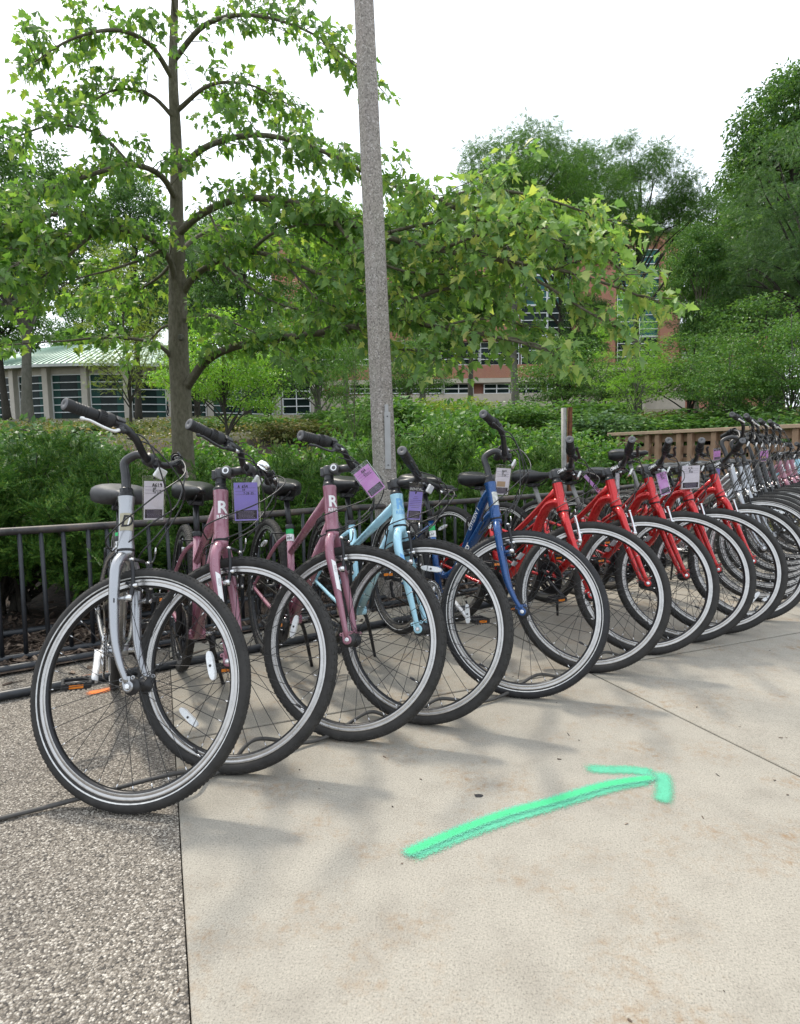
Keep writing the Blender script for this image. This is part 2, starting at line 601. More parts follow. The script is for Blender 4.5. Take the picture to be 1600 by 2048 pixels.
def sleeve():
    m, nt, b = mat_new('clear_plastic_sleeve')
    tr = nd(nt, 'ShaderNodeBsdfTransparent')
    tr.inputs['Color'].default_value = (0.93, 0.94, 0.94, 1)
    gl = nd(nt, 'ShaderNodeBsdfGlossy', Roughness=0.16)
    gl.inputs['Color'].default_value = (0.9, 0.9, 0.9, 1)
    fr = nd(nt, 'ShaderNodeFresnel', IOR=1.45)
    mul = nd(nt, 'ShaderNodeMath', operation='MULTIPLY_ADD')
    mul.inputs[1].default_value = 1.0
    n = noise(nt, obj_co(nt), 25, 3)
    r = ramp(nt, n.outputs['Fac'], [(0.45, (0.0, 0.0, 0.0)), (0.75, (0.10, 0.10, 0.10))])
    nt.links.new(fr.outputs['Fac'], mul.inputs[0])
    nt.links.new(r.outputs['Color'], mul.inputs[2])
    mx = nd(nt, 'ShaderNodeMixShader')
    nt.links.new(mul.outputs['Value'], mx.inputs['Fac'])
    nt.links.new(tr.outputs['BSDF'], mx.inputs[1])
    nt.links.new(gl.outputs['BSDF'], mx.inputs[2])
    nt.links.new(mx.outputs['Shader'], nt.nodes['Material Output'].inputs['Surface'])
    return m
M['sleeve'] = sleeve()

def spray(name, col, core=None):
    """Spray paint: coverage fades at the edge of the stroke, through the stored stroke coordinate."""
    m, nt, b = mat_new(name)
    at_ = nd(nt, 'ShaderNodeAttribute', attribute_name='stroke')
    n = noise(nt, obj_co(nt), 210, 4, 0.8)
    n2 = noise(nt, obj_co(nt), 30, 4)
    add = nd(nt, 'ShaderNodeMath', operation='ADD')
    nt.links.new(at_.outputs['Fac'], add.inputs[0])
    sub = nd(nt, 'ShaderNodeMath', operation='MULTIPLY_ADD')
    sub.inputs[1].default_value = 2.0
    sub.inputs[2].default_value = -1.0
    nt.links.new(n.outputs['Fac'], sub.inputs[0])
    nt.links.new(sub.outputs['Value'], add.inputs[1])
    a = nd(nt, 'ShaderNodeMapRange', interpolation_type='SMOOTHSTEP')
    a.inputs['From Min'].default_value = 0.05
    a.inputs['From Max'].default_value = 0.75
    a.inputs['To Max'].default_value = 0.93 if core is None else 1.0
    nt.links.new(add.outputs['Value'], a.inputs['Value'])
    nt.links.new(a.outputs['Result'], b.inputs['Alpha'])
    if core is not None:
        k = ramp(nt, at_.outputs['Fac'], [(0.3, col), (0.85, core)])
        nt.links.new(k.outputs['Color'], b.inputs['Base Color'])
    else:
        c = mixc(nt, n2.outputs['Fac'], tuple(x * 0.8 for x in col), tuple(min(1, x * 1.15) for x in col))
        nt.links.new(c, b.inputs['Base Color'])
    b.inputs['Roughness'].default_value = 0.75
    return m
M['spray_green'] = spray('green_spray_paint', (0.115, 0.39, 0.29), (0.03, 0.47, 0.17))
M['spray_teal'] = spray('teal_spray_paint', (0.09, 0.44, 0.27))
M['spray_orange'] = spray('orange_spray_paint', (0.80, 0.20, 0.03))
M['spray_red'] = spray('red_spray_paint', (0.6, 0.05, 0.05))

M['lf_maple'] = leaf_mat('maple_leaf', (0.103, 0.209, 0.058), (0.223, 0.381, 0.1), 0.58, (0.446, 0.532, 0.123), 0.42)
M['lf_maple_sun_tint'] = leaf_mat('sun_tinted_maple_leaf', (0.165, 0.309, 0.107), (0.365, 0.518, 0.172), 0.5, (0.695, 0.662, 0.202), 0.42)  # paler copy of the maple leaf, with sunlight put into its colour
M['lf_yew'] = leaf_mat('yew_needle', (0.034, 0.102, 0.019), (0.098, 0.206, 0.036), 0.2, (0.226, 0.312, 0.052), 0.12)
M['lf_dark'] = leaf_mat('dark_oak_leaf', (0.06, 0.137, 0.042), (0.135, 0.254, 0.074), 0.35, (0.225, 0.352, 0.097))
M['lf_mid'] = leaf_mat('mid_green_leaf', (0.055, 0.145, 0.034), (0.149, 0.283, 0.065), 0.35, (0.237, 0.36, 0.085))
M['lf_lime'] = leaf_mat('lime_leaf', (0.15, 0.33, 0.043), (0.32, 0.555, 0.078), 0.4, (0.499, 0.643, 0.122))
M['lf_yellow'] = leaf_mat('yellow_green_leaf', (0.151, 0.242, 0.04), (0.317, 0.393, 0.083), 0.4, (0.453, 0.422, 0.106))
M['lf_blue'] = leaf_mat('blue_green_leaf', (0.059, 0.124, 0.053), (0.124, 0.224, 0.094), 0.35, (0.189, 0.295, 0.106))
M['lf_cover'] = leaf_mat('ground_cover_leaf', (0.1, 0.126, 0.039), (0.248, 0.263, 0.083), 0.3, (0.426, 0.273, 0.146))
M['lf_ivy'] = leaf_mat('broad_shrub_leaf', (0.043, 0.136, 0.024), (0.142, 0.286, 0.046), 0.35, (0.302, 0.418, 0.109))
M['bark'] = bark_mat('maple_bark', (0.085, 0.070, 0.050), (0.25, 0.22, 0.17), 42)
M['bark_grey'] = bark_mat('grey_bark', (0.075, 0.068, 0.058), (0.19, 0.175, 0.15), 10)
M['bark_dark'] = bark_mat('dark_bark', (0.025, 0.021, 0.017), (0.07, 0.058, 0.045), 14)

# ------------------------------------------------------------------ ground
E1 = Vector((math.cos(math.radians(21.5)), math.sin(math.radians(21.5)), 0))    # slab grid
E2 = Vector((E1.y, -E1.x, 0))                                                   # towards the camera
GO = Vector((-0.594, 2.168, 0))
def st(s, t):
    return GO + E1 * s + E2 * t
ROW_A = math.radians(33)
RE = Vector((math.cos(ROW_A), math.sin(ROW_A), 0))        # along the rack
RF = Vector((math.sin(ROW_A), -math.cos(ROW_A), 0))       # from rack to the viewer
RO = Vector((-1.93, 2.90, 0))                             # a point of the rack line

g = MB()
n = 24
ring = [(math.cos(2 * math.pi * k / n) * 900, math.sin(2 * math.pi * k / n) * 900, -0.06) for k in range(n)]
g.add(ring, [tuple(range(n))], 0, False)
struct(link('ground', g, M['ground']))

pav = MB()
pav.prism([(-30, -14), (30, -14), (30, 14), (-30, 14)], -0.05, -0.012)
pavement = struct(link('pavement', pav, M['joint']))
rng = random.Random(5)
S_ED = [-0.24, 1.54, 3.30, 5.06, 6.82, 8.6, 10.4]
T_ED = [-7.6, -5.8, -4.0, -2.2, 0.0, 1.62, 3.3, 5.0]
for i in range(len(S_ED) - 1):
    for j in range(len(T_ED) - 1):
        gp = 0.0055
        s0, s1, t0, t1 = S_ED[i] + gp, S_ED[i + 1] - gp, T_ED[j] + gp, T_ED[j + 1] - gp
        sl = MB()
        c = st((s0 + s1) / 2, (t0 + t1) / 2)
        sl.box((c.x, c.y, -0.04 + rng.uniform(-0.0012, 0.0008)), (s1 - s0, t1 - t0, 0.08), E1, -E2, bev=0.0025)
        link('slab', sl, M['concrete'], pavement)
for (s0, s1, t0, t1) in ((-9.0, -0.2375, -6.0, 3.3), (-9.0, -0.2375, 3.31, 6.5)):
    sl = MB()
    c = st((s0 + s1) / 2, (t0 + t1) / 2)
    sl.box((c.x, c.y, -0.041), (s1 - s0, t1 - t0, 0.08), E1, -E2, bev=0.001)
    link('aggregate_slab', sl, M['aggregate'], pavement)

def hill_z(x, y):
    z = 0.0
    if y > 8:
        t = min(1, (y - 8) / 10)
        z = 1.72 * t * t * (3 - 2 * t)
    if y > 18:
        z += 0.080 * (y - 18)
    if y > 70:
        z -= 0.05 * (y - 70)
    return z

# planting bed behind the rack and the bank beyond, one terrain sheet
gx, gy = 90, 70
V = []
for j in range(gy + 1):
    q = j / gy
    d = -0.16 + 6.0 * q + 110.0 * q ** 3.2
    for i in range(gx + 1):
        a = -1 + 2 * i / gx
        s = a * (14 + 90 * q ** 2)
        p = RO + RE * s - RF * d
        if j > 0:
            # beyond the bed the rows turn square to the view
            p = p.lerp(Vector((a * (14 + 90 * q ** 2), 2.4 + d, 0)), min(1, q * 1.6))
        zz = hill_z(p.x, p.y) + (0.012 if j > 0 else 0.003)
        zz += 0.02 * math.sin(p.x * 2.3 + p.y) * math.cos(p.y * 1.7) * min(1, j / 4)
        V.append((p.x, p.y, zz + 0.012))
L = []
for j in range(gy):
    for i in range(gx):
        a = j * (gx + 1) + i
        L.append((a, a + 1, a + gx + 2, a + gx + 1))
me = raw_mesh('hillside', V, L, [4] * len(L), True)
me.materials.append(M['mulch'])
me.materials.append(M['hill'])
mi = np.zeros(len(L), dtype=np.int32)
mi[gx * 34:] = 1
me.polygons.foreach_set('material_index', mi)
hill_o = bpy.data.objects.new('hillside', me)
COL.objects.link(hill_o)
struct(hill_o)

# loose bark chips on the bed
rs = np.random.RandomState(3)
def scatter_boxes(name, P, size, mat, flat=0.25):
    N = len(P)
    base = np.array([[x, y, z] for z in (-1, 1) for y in (-1, 1) for x in (-1, 1)], float) * 0.5
    q = np.array([(4, 5, 7, 6), (0, 1, 5, 4), (2, 6, 7, 3), (0, 4, 6, 2), (1, 3, 7, 5)])
    L_ = size[0] * rs.uniform(0.5, 1.5, N)
    W_ = size[1] * rs.uniform(0.5, 1.4, N)
    H_ = W_ * flat
    yaw = rs.uniform(0, 6.28, N)
    tl = rs.normal(0, 0.28, N)
    tr = rs.normal(0, 0.28, N)
    b = base[None] * np.stack([L_, W_, H_], 1)[:, None]
    x, y, z = b[..., 0], b[..., 1], b[..., 2]
    z2 = z + x * np.tan(tl)[:, None] + y * np.tan(tr)[:, None]
    c, s = np.cos(yaw)[:, None], np.sin(yaw)[:, None]
    Vv = np.stack([x * c - y * s, x * s + y * c, z2], -1) + P[:, None]
    F = (q[None] + 8 * np.arange(N)[:, None, None]).reshape(-1, 4)
    me = raw_mesh(name, Vv.reshape(-1, 3), F, [4] * len(F))
    return link(name, me, mat)
Nc = 9000
ss = rs.uniform(-2.2, 4.6, Nc)
dd = np.abs(rs.normal(0, 0.55, Nc)) - 0.10
dd = np.where(rs.rand(Nc) < 0.03, dd - 0.25, dd)
P = np.stack([RO.x + RE.x * ss - RF.x * dd, RO.y + RE.y * ss - RF.y * dd, 0.026 + rs.uniform(0, 0.012, Nc)], 1)
P[:, 2] = np.where(dd < -0.15, 0.004, P[:, 2])
tag(scatter_boxes('bark_chips', P, (0.042, 0.013), M['chips']), 'brown bark chips strewn over the bed behind the bike rack', 'mulch', kind='stuff')
Nc = 260
sx, tt = rs.uniform(-3, 6, Nc), rs.uniform(-2.0, 1.5, Nc)
P = np.array([[*(st(a, b))[:2], 0.002] for a, b in zip(sx, tt)])
tag(scatter_boxes('ground_litter', P, (0.009, 0.0025), M['chips'], 0.5), 'tiny twigs and leaf crumbs scattered on the pavement', 'litter', kind='stuff')

# gum spot and spray marks -------------------------------------------------
sp = MB()
c = at_z(957, 1592)
vs = [(c.x, c.y, 0.0022)] + [(c.x + math.cos(a) * 0.0125 * (1 + 0.16 * math.sin(3 * a + 1)), c.y + math.sin(a) * 0.0105 * (1 + 0.2 * math.cos(2 * a)), 0.0012)
                            for a in [k * math.pi / 9 for k in range(18)]]
sp.add(vs, [(0, 1 + k, 1 + (k + 1) % 18) for k in range(18)])
tag(link('gum_spot', sp, M['black_print']), 'black flattened gum spot on the concrete left of the green arrow', 'gum')

def stroke_mesh(name, strokes, mat, z=0.004):
    """strokes: list of (points, half width); stored per-vertex 'stroke' 0 at the edge, 1 in the middle."""
    vs, fs, at_ = [], [], []
    for k, (pts, w) in enumerate(strokes):
        P = catmull([(p.x, p.y, z + k * 0.004) for p in pts], 10)
        L0 = sum((P[i + 1] - P[i]).length for i in range(len(P) - 1))
        acc = 0
        o = len(vs)
        for i, p in enumerate(P):
            if i:
                acc += (P[i] - P[i - 1]).length
            t = (P[min(i + 1, len(P) - 1)] - P[max(i - 1, 0)]).normalized()
            nrm = Vector((-t.y, t.x, 0))
            e = min(acc, L0 - acc) / (w * 1.1)
            for q in (-1, -0.6, -0.25, 0.25, 0.6, 1):
                vs.append(p + nrm * w * q)
                at_.append(max(0, min(1, 1 - math.sqrt(q * q + max(0, 1 - e) ** 2))))
        for i in range(len(P) - 1):
            for q in range(5):
                a = o + i * 6 + q
                fs.append((a, a + 1, a + 7, a + 6))
    mb = MB()
    mb.add(vs, fs)
    ob = link(name, mb, mat)
    a = ob.data.attributes.new('stroke', 'FLOAT', 'POINT')
    a.data.foreach_set('value', at_)
    return ob
ar = empty('painted_arrow', T(at_z(1200, 1580)))
tag(ar, 'green and teal spray painted arrow on the concrete pointing right', 'arrow')
iv = ar.matrix_world.inverted()
def loc_(pts):
    return [iv @ Vector((p.x, p.y, 0)) for p in pts]
shaft = [at_z(800, 1716), at_z(900, 1672), at_z(1005, 1632), at_z(1100, 1606), at_z(1215, 1572), at_z(1318, 1556)]
o = stroke_mesh('arrow_shaft', [(loc_(shaft), 0.029)], M['spray_green'], 0.006); o.parent = ar
sh2 = [at_z(815, 1718), at_z(915, 1675), at_z(1020, 1638), at_z(1115, 1609), at_z(1228, 1575), at_z(1305, 1562)]
o = stroke_mesh('overspray', [(loc_(sh2), 0.034)], M['spray_teal'], 0.003); o.parent = ar
o = stroke_mesh('arrow_barb', [(loc_([at_z(1163, 1537), at_z(1210, 1540), at_z(1260, 1541), at_z(1318, 1546)]), 0.038)], M['spray_teal'], 0.002); o.parent = ar
o = stroke_mesh('arrow_barb', [(loc_([at_z(1318, 1542), at_z(1326, 1560), at_z(1328, 1585), at_z(1322, 1612)]), 0.036)], M['spray_teal'], 0.0045); o.parent = ar
tag(stroke_mesh('spray_mark', [([at_z(155, 1359), at_z(200, 1352), at_z(240, 1345), at_z(285, 1338)], 0.045)], M['spray_orange']),
    'orange spray stripe on the aggregate behind the front rail of the rack', 'paint mark')
tag(stroke_mesh('spray_mark', [([at_z(168, 1388), at_z(200, 1384), at_z(228, 1376)], 0.035)], M['spray_orange']),
    'short orange spray dash on the aggregate in front of the rack rail', 'paint mark')

# ------------------------------------------------------------------ bike racks
def bike_rack(origin, re, rf, s0, s1, label, spacing=0.1, hgt=0.66):
    root = empty('bike_rack', T(origin + re * (s0 + s1) / 2))
    tag(root, label, 'bike rack', 'bike racks')
    iv = root.matrix_world.inverted()
    def W(s, f, z):
        return iv @ (origin + re * s + rf * f + Vector((0, 0, z)))
    def rail(nm, f, z, r, m):
        mb = MB()
        pts = [W(s0 + (s1 - s0) * k / 16, f + 0.004 * math.sin(k * 1.3), z + 0.003 * math.sin(k * 0.9)) for k in range(17)]
        mb.tube(pts, r, 14)
        return link(nm, mb, m, root)
    rail('top_rail', 0, hgt, 0.0195, M['rail_worn'])
    rail('base_rail', 0.0, 0.036, 0.018, M['rack'])
    rail('ground_rail', 0.125, 0.021, 0.020, M['rack'])
    rail('ground_rail', 0.50, 0.021, 0.020, M['rack'])
    rail('ground_rail', -0.50, 0.041, 0.020, M['rack'])
    bar = MB()
    bar.tube([(0, 0, 0.04), (0.001, 0, 0.3), (0, 0, hgt - 0.008)], 0.0105, 10)
    bme = bar.mesh('bar')
    bme.materials.append(M['rack'])
    k = int((s1 - s0) / spacing)
    for i in range(k + 1):
        s = s0 + 0.03 + i * spacing
        if s > s1 - 0.02:
            break
        o = bpy.data.objects.new('bar', bme)
        COL.objects.link(o)
        o.parent = root
        o.location = W(s, 0, 0)
        o.rotation_euler = (rng.uniform(-0.01, 0.01), rng.uniform(-0.01, 0.01), rng.uniform(0, 3))
    for s in (s0 + 0.08, (s0 + s1) / 2, s1 - 0.08):
        ft = MB()
        ft.tube([W(s, -0.50, 0.046), W(s, 0.50, 0.026)], 0.014, 10)
        link('cross_tie', ft, M['rack'], root)
    return root
bike_rack(RO, RE, RF, -0.95, 4.15, 'long black tube bike rack with worn top rail behind the near bicycles')
R2A = math.radians(51)
R2E = Vector((math.cos(R2A), math.sin(R2A), 0))
R2F = Vector((math.sin(R2A), -math.cos(R2A), 0))
R2O = Vector((1.66, 5.27, 0))
bike_rack(R2O, R2E, R2F, 0.0, 4.6, 'second black tube bike rack behind the far silver, black and mauve bicycles')

# ------------------------------------------------------------------ concrete lamp pole and sign post
PB = at(779, 1085, 4.15)
PB.z = 0.0
PT = at(725, -60, 4.15)
pole = empty('lamp_pole', T(PB))
tag(pole, 'speckled square concrete lamp pole with chamfered corners behind the rack', 'pole')
pm = MB()
def octo(c, h, k):
    b = h * (1 - k)
    pts = [(h, b), (b, h), (-b, h), (-h, b), (-h, -b), (-b, -h), (b, -h), (h, -b)]
    ca, sa = math.cos(0.62), math.sin(0.62)
    return [(c.x + x * ca - y * sa, c.y + x * sa + y * ca, c.z) for x, y in pts]
vs, fs = [], []
NS = 12
for i in range(NS + 1):
    t = i / NS
    c = Vector((0, 0, 0)).lerp(PT - PB, t)
    h = 0.069 - 0.019 * t
    vs += octo(c, h, 0.30)
for i in range(NS):
    for k in range(8):
        a, b = i * 8 + k, i * 8 + (k + 1) % 8
        fs.append((a, b, b + 8, a + 8))
fs.append(tuple(range(NS * 8, NS * 8 + 8)))
pm.add(vs, fs, 0, False)
link('shaft', pm, M['pole'], pole)
# steel strap plate on the face towards the viewer
d = (PT - PB).normalized()
p0, p1 = at(775, 938, 4.15), at(771, 826, 4.15)
for nm, (a, b, w, off) in (('cover_plate', (p0, p1, 0.040, 0.077)), ('strap', (p1, at(770, 811, 4.15), 0.026, 0.0735))):
    pl = MB()
    c = (a + b) / 2 - PB + Vector((0.01, -off, 0))
    pl.box(c, (w, 0.008, (b - a).length), Vector((0.98, 0.0, 0.0)), Vector((0, 1, 0.02)), bev=0.0025)
    po = link(nm, pl, M['plate'], pole)
    if nm == 'cover_plate':
        for s in (-1, 1):
            sc_ = MB()
            cc = c + Vector((0, -0.004, s * ((b - a).length / 2 - 0.028)))
            sc_.lathe([(0.0045, 0), (0.0045, 0.004), (0.002, 0.005), (0, 0.005)], cc, (0, -1, 0), 10)
            link('screw', sc_, M['dark_grey'], po)

gp = at(1131, 930, 5.9)
gp.z = 0.012
sg = empty('sign_post', T(gp))
tag(sg, 'galvanised pipe beside a rusty steel channel post in front of the shrubs', 'post')
tp = at(1127.5, 815, 5.9) - gp
pp = MB()
pp.tube([(0, 0, 0), (tp.x, tp.y, tp.z - 0.004)], 0.0255, 16)
link('pipe', pp, M['galv'], sg)
ch = MB()
for (dx, dy, w, h) in ((0.033, 0.0, 0.006, 0.05), (0.049, 0.022, 0.034, 0.006), (0.049, -0.022, 0.034, 0.006)):
    ch.box((dx + tp.x / 2, dy, tp.z / 2), (w, h, tp.z))
link('channel', ch, M['rust'], sg)

# ------------------------------------------------------------------ timber bridge railing
RA, RB = at(1232, 866, 11.4), at(1600, 849, 8.8)
rd = (RB - RA)
rd.z = 0
RLEN = rd.length + 2.2
rd.normalize()
rn = Vector((rd.y, -rd.x, 0))
if rn.y > 0:
    rn = -rn
HR = RA.z
rl = empty('bridge_railing', T(Vector((RA.x, RA.y, 0))))
tag(rl, 'brown timber bridge railing with flat cap behind the far bicycles', 'railing')
def board(nm, s0, s1, f, z, w, h, m, dn=None):
    mb = MB()
    c = rd * ((s0 + s1) / 2) + rn * f
    mb.box((c.x, c.y, z), (s1 - s0, w, h), rd, bev=0.004)
    return link(nm, mb, m, rl)
board('cap', -0.12, RLEN, 0.0, HR - 0.025, 0.20, 0.055, M['rail_cap'])
for z in (HR - 0.13, HR - 0.33, HR - 0.53, HR - 0.73, HR - 0.93, HR - 1.13):
    board('slat', -0.03, RLEN, -0.055, z, 0.035, 0.135, M['rail_wood'])
k = 0
s = 0.08
while s < RLEN:
    for ds in (0.0, 0.20):
        mb = MB()
        c = rd * (s + ds) + rn * 0.01
        mb.box((c.x, c.y, (HR - 0.055) / 2 - 0.02), (0.085, 0.09, HR - 0.055 + 0.04), rd, bev=0.004)
        link('post', mb, M['rail_wood'], rl)
    s += 0.60

# ------------------------------------------------------------------ buildings on the hill
def brick_mat():
    m, nt, b = mat_new('red_brick')
    co = obj_co(nt)
    mp = nd(nt, 'ShaderNodeMapping')
    mp.inputs['Rotation'].default_value = (math.pi / 2, 0, 0)
    nt.links.new(co, mp.inputs['Vector'])
    br = nd(nt, 'ShaderNodeTexBrick', Scale=4.2)
    br.inputs['Color1'].default_value = (0.50, 0.205, 0.125, 1)
    br.inputs['Color2'].default_value = (0.43, 0.165, 0.10, 1)
    br.inputs['Mortar'].default_value = (0.40, 0.32, 0.26, 1)
    br.inputs['Mortar Size'].default_value = 0.02
    nt.links.new(mp.outputs['Vector'], br.inputs['Vector'])
    n = noise(nt, co, 0.5, 5)
    c = mixc(nt, 0.3, br.outputs['Color'], n.outputs['Color'], 'MULTIPLY')
    nt.links.new(c, b.inputs['Base Color'])
    b.inputs['Roughness'].default_value = 0.9
    return m
M['brick'] = brick_mat()
M['stone'] = simple('cream_stone', (0.50, 0.44, 0.36), 0.85, var=0.08, scale=1.5)
M['column'] = simple('cast_concrete', (0.48, 0.44, 0.38), 0.85, var=0.08, scale=1.5)
M['mullion'] = simple('white_mullion', (0.74, 0.76, 0.76), 0.5, var=0.03)
M['roof_green'] = simple('green_metal_roof', (0.235, 0.37, 0.305), 0.45, metal=0.15, var=0.10, scale=0.8)
M['curtain'] = simple('teal_curtain', (0.014, 0.060, 0.050), 0.8, var=0.2, scale=3)
M['roof_dark'] = simple('dark_roof', (0.1, 0.1, 0.1), 0.8)

def glass_mat(name, c, rough=0.06):
    m, nt, b = mat_new(name)
    n = noise(nt, obj_co(nt), 0.45, 3)
    r = ramp(nt, n.outputs['Fac'], [(0.35, tuple(x * 0.5 for x in c)), (0.65, c)])
    nt.links.new(r.outputs['Color'], b.inputs['Base Color'])
    b.inputs['Roughness'].default_value = rough
    b.inputs['Specular IOR Level'].default_value = 0.12
    return m
M['glass'] = glass_mat('dark_window_glass', (0.016, 0.030, 0.028))
M['glass_teal'] = glass_mat('teal_window_glass', (0.05, 0.16, 0.155))

def pane_window(parent, iv, c, X, w, h, rows, cols, gm, bar=0.09, depth=0.12):
    """window = glass slab (part) with a mullion frame (sub-part). c = centre, X = direction along the wall."""
    X = Vector(X).normalized()
    Nn = Vector((X.y, -X.x, 0))
    if Nn.y > 0:
        Nn = -Nn
    mb = MB()
    mb.box(iv @ Vector(c), (w, 0.06, h), X)
    o = link('window', mb, gm, parent)
    fb = MB()
    cc = iv @ (Vector(c) + Nn * depth)
    for i in range(rows + 1):
        z = -h / 2 + h * i / rows
        fb.box(cc + Vector((0, 0, z)), (w + bar, 0.10, bar), X)
    for i in range(cols + 1):
        s = -w / 2 + w * i / cols
        fb.box(cc + X * s + Nn * 0.012, (bar, 0.10, h), X)
    link('frame', fb, M['mullion'], o)
    return o

# low round pavilion with a green seamed roof
PY = 64.0
pc = at(165, 835, PY)
pav_o = empty('round_pavilion', T(pc))
tag(pav_o, 'low round pavilion with green seamed metal roof and concrete columns on the hill', 'building')
iv = pav_o.matrix_world.inverted()
RADIUS = 24.0
cen = Vector((pc.x, PY + RADIUS, pc.z))
z_base = pc.z - 1.2
z_eave = at(165, 734, PY).z
z_top = at(165, 668, PY).z
dphi = 4.05 / RADIUS
def arc(phi, r=RADIUS):
    return cen + Vector((math.sin(phi) * r, -math.cos(phi) * r, 0))
NSEG = 13
phis = [dphi * (k - 5.84) for k in range(NSEG)]
for k, ph in enumerate(phis):
    p = arc(ph, RADIUS + 0.25)
    mb = MB()
    X = Vector((math.cos(ph), math.sin(ph), 0))
    mb.box(iv @ Vector((p.x, p.y, (z_base + z_eave) / 2)), (0.62, 0.8, z_eave - z_base), X, bev=0.03)
    link('column', mb, M['column'], pav_o)
    if k < NSEG - 1:
        q0, q1 = arc(ph, RADIUS - 0.1), arc(phis[k + 1], RADIUS - 0.1)
        m_ = (q0 + q1) / 2
        X = (q1 - q0).normalized()
        zt = z_eave - 0.75
        zb = z_base + 1.0
        o = pane_window(pav_o, iv, Vector((m_.x, m_.y, (zt + zb) / 2)), X, (q1 - q0).length - 0.7, zt - zb, 6, 1, M['glass'], 0.085)
        for s in (-1, 1):
            cu = MB()
            cc = iv @ (Vector((m_.x, m_.y, (zt + zb) / 2)) + X * s * 1.25)
            Nn = Vector((X.y, -X.x, 0))
            cu.box(cc - Nn * (-0.05 if Nn.y < 0 else 0.05), (0.5 + 0.25 * ((k * 7 + s) % 3), 0.03, zt - zb - 0.02), X)
            link('curtain', cu, M['curtain'], o)
        fa = MB()
        fa.box(iv @ Vector((m_.x, m_.y, z_eave - 0.37)), ((q1 - q0).length + 0.1, 0.3, 0.74), X)
        link('fascia', fa, M['column'], pav_o)
        sl = MB()
        sl.box(iv @ Vector((m_.x, m_.y, zb - 0.5)), ((q1 - q0).length, 0.3, 1.0), X)
        link('plinth', sl, M['column'], pav_o)
NR = 64
prof = [(RADIUS + 1.35, z_eave - pc.z - 0.05), (RADIUS + 1.35, z_eave - pc.z + 0.22), (RADIUS - 5.8, z_top - pc.z), (0.3, z_top - pc.z + 1.2)]
roof = MB()
roof.lathe(prof, iv @ Vector((cen.x, cen.y, pc.z)), (0, 0, 1), 72, smooth=False)
ro = link('roof', roof, M['roof_green'], pav_o)
gu = MB()
gu.lathe([(RADIUS + 1.36, z_eave - pc.z - 0.10), (RADIUS + 1.50, z_eave - pc.z - 0.10), (RADIUS + 1.50, z_eave - pc.z + 0.16), (RADIUS + 1.36, z_eave - pc.z + 0.16)],
         iv @ Vector((cen.x, cen.y, pc.z)), (0, 0, 1), 72, closed=True, smooth=False)
link('gutter', gu, M['mullion'], ro)
seam = MB()
for k in range(-46, 47):
    ph = k * 0.6 / RADIUS
    a = arc(ph, RADIUS + 1.3)
    b = arc(ph, RADIUS - 5.8)
    seam.tube([iv @ Vector((a.x, a.y, z_eave + 0.27)), iv @ Vector((b.x, b.y, z_top + 0.05))], 0.05, 4)
link('roof_seams', seam, M['roof_green'], ro)

# low glazed link wing
WY = 72.0
wc = at(560, 830, WY)
wing = empty('glazed_wing', T(wc))
tag(wing, 'low glazed wing with white mullions between the pavilion and the brick building', 'building')
iv = wing.matrix_world.inverted()
def pw(u0, u1, v0, v1, y):
    a, b = at((u0 + u1) / 2, v0, y), at((u0 + u1) / 2, v1, y)
    l, r = at(u0, (v0 + v1) / 2, y), at(u1, (v0 + v1) / 2, y)
    return Vector(((l.x + r.x) / 2, y, (a.z + b.z) / 2)), abs(r.x - l.x), abs(a.z - b.z)
def slab_px(nm, parent, iv, u0, u1, v0, v1, y, dep, m):
    c, w, h = pw(u0, u1, v0, v1, y)
    mb = MB()
    mb.box(iv @ (c + Vector((0, dep / 2, 0))), (w, dep, h))
    return link(nm, mb, m, parent)
slab_px('wall', wing, iv, 385, 640, 735, 850, WY + 0.4, 8, M['column'])
slab_px('roof', wing, iv, 380, 645, 722, 735, WY - 0.3, 9, M['roof_dark'])
for (u0, u1) in ((395, 440), (505, 560), (566, 620)):
    c, w, h = pw(u0, u1, 752, 828, WY + 0.3)
    pane_window(wing, iv, c, (1, 0, 0), w, h, 5, 2, M['glass'], 0.10)
for u in (452, 474, 494):
    slab_px('pillar', wing, iv, u - 6, u + 6, 738, 850, WY - 0.4, 0.7, M['column'])

# brick building
BY = 76.0
bc = at(1100, 800, BY)
bb = empty('brick_building', T(bc))
tag(bb, 'tall red brick building with bands of teal glass and a stone base behind the trees', 'building')
iv = bb.matrix_world.inverted()
slab_px('wall', bb, iv, 545, 1360, 470, 800, BY + 1.2, 14, M['brick'])
slab_px('roof', bb, iv, 540, 1364, 462, 470, BY + 0.8, 15, M['roof_dark'])
slab_px('brick_band', bb, iv, 640, 1147, 731, 757, BY, 1.19, M['brick'])
slab_px('brick_band', bb, iv, 545, 1040, 640, 684, BY, 1.19, M['brick'])
slab_px('brick_band', bb, iv, 545, 1040, 560, 596, BY, 1.19, M['brick'])
slab_px('brick_pier', bb, iv, 545, 640, 596, 640, BY, 1.19, M['brick'])
slab_px('brick_pier', bb, iv, 1147, 1232, 470, 757, BY - 0.3, 1.49, M['brick'])
slab_px('brick_pier', bb, iv, 1321, 1360, 470, 757, BY - 0.3, 1.49, M['brick'])
slab_px('brick_band', bb, iv, 1232, 1321, 728, 757, BY - 0.3, 1.49, M['brick'])
slab_px('stone_base', bb, iv, 640, 1200, 757, 766, BY - 0.2, 1.4, M['stone'])
slab_px('stone_base', bb, iv, 640, 1200, 788, 860, BY - 0.2, 1.4, M['stone'])
slab_px('stone_cornice', bb, iv, 1180, 1370, 734, 741, BY - 2.4, 3.6, M['stone'])
for (u0, u1) in ((1186, 1214), (1246, 1262), (1280, 1290)):
    slab_px('stone_pillar', bb, iv, u0, u1, 741, 860, BY - 2.0, 1.0, M['stone'])
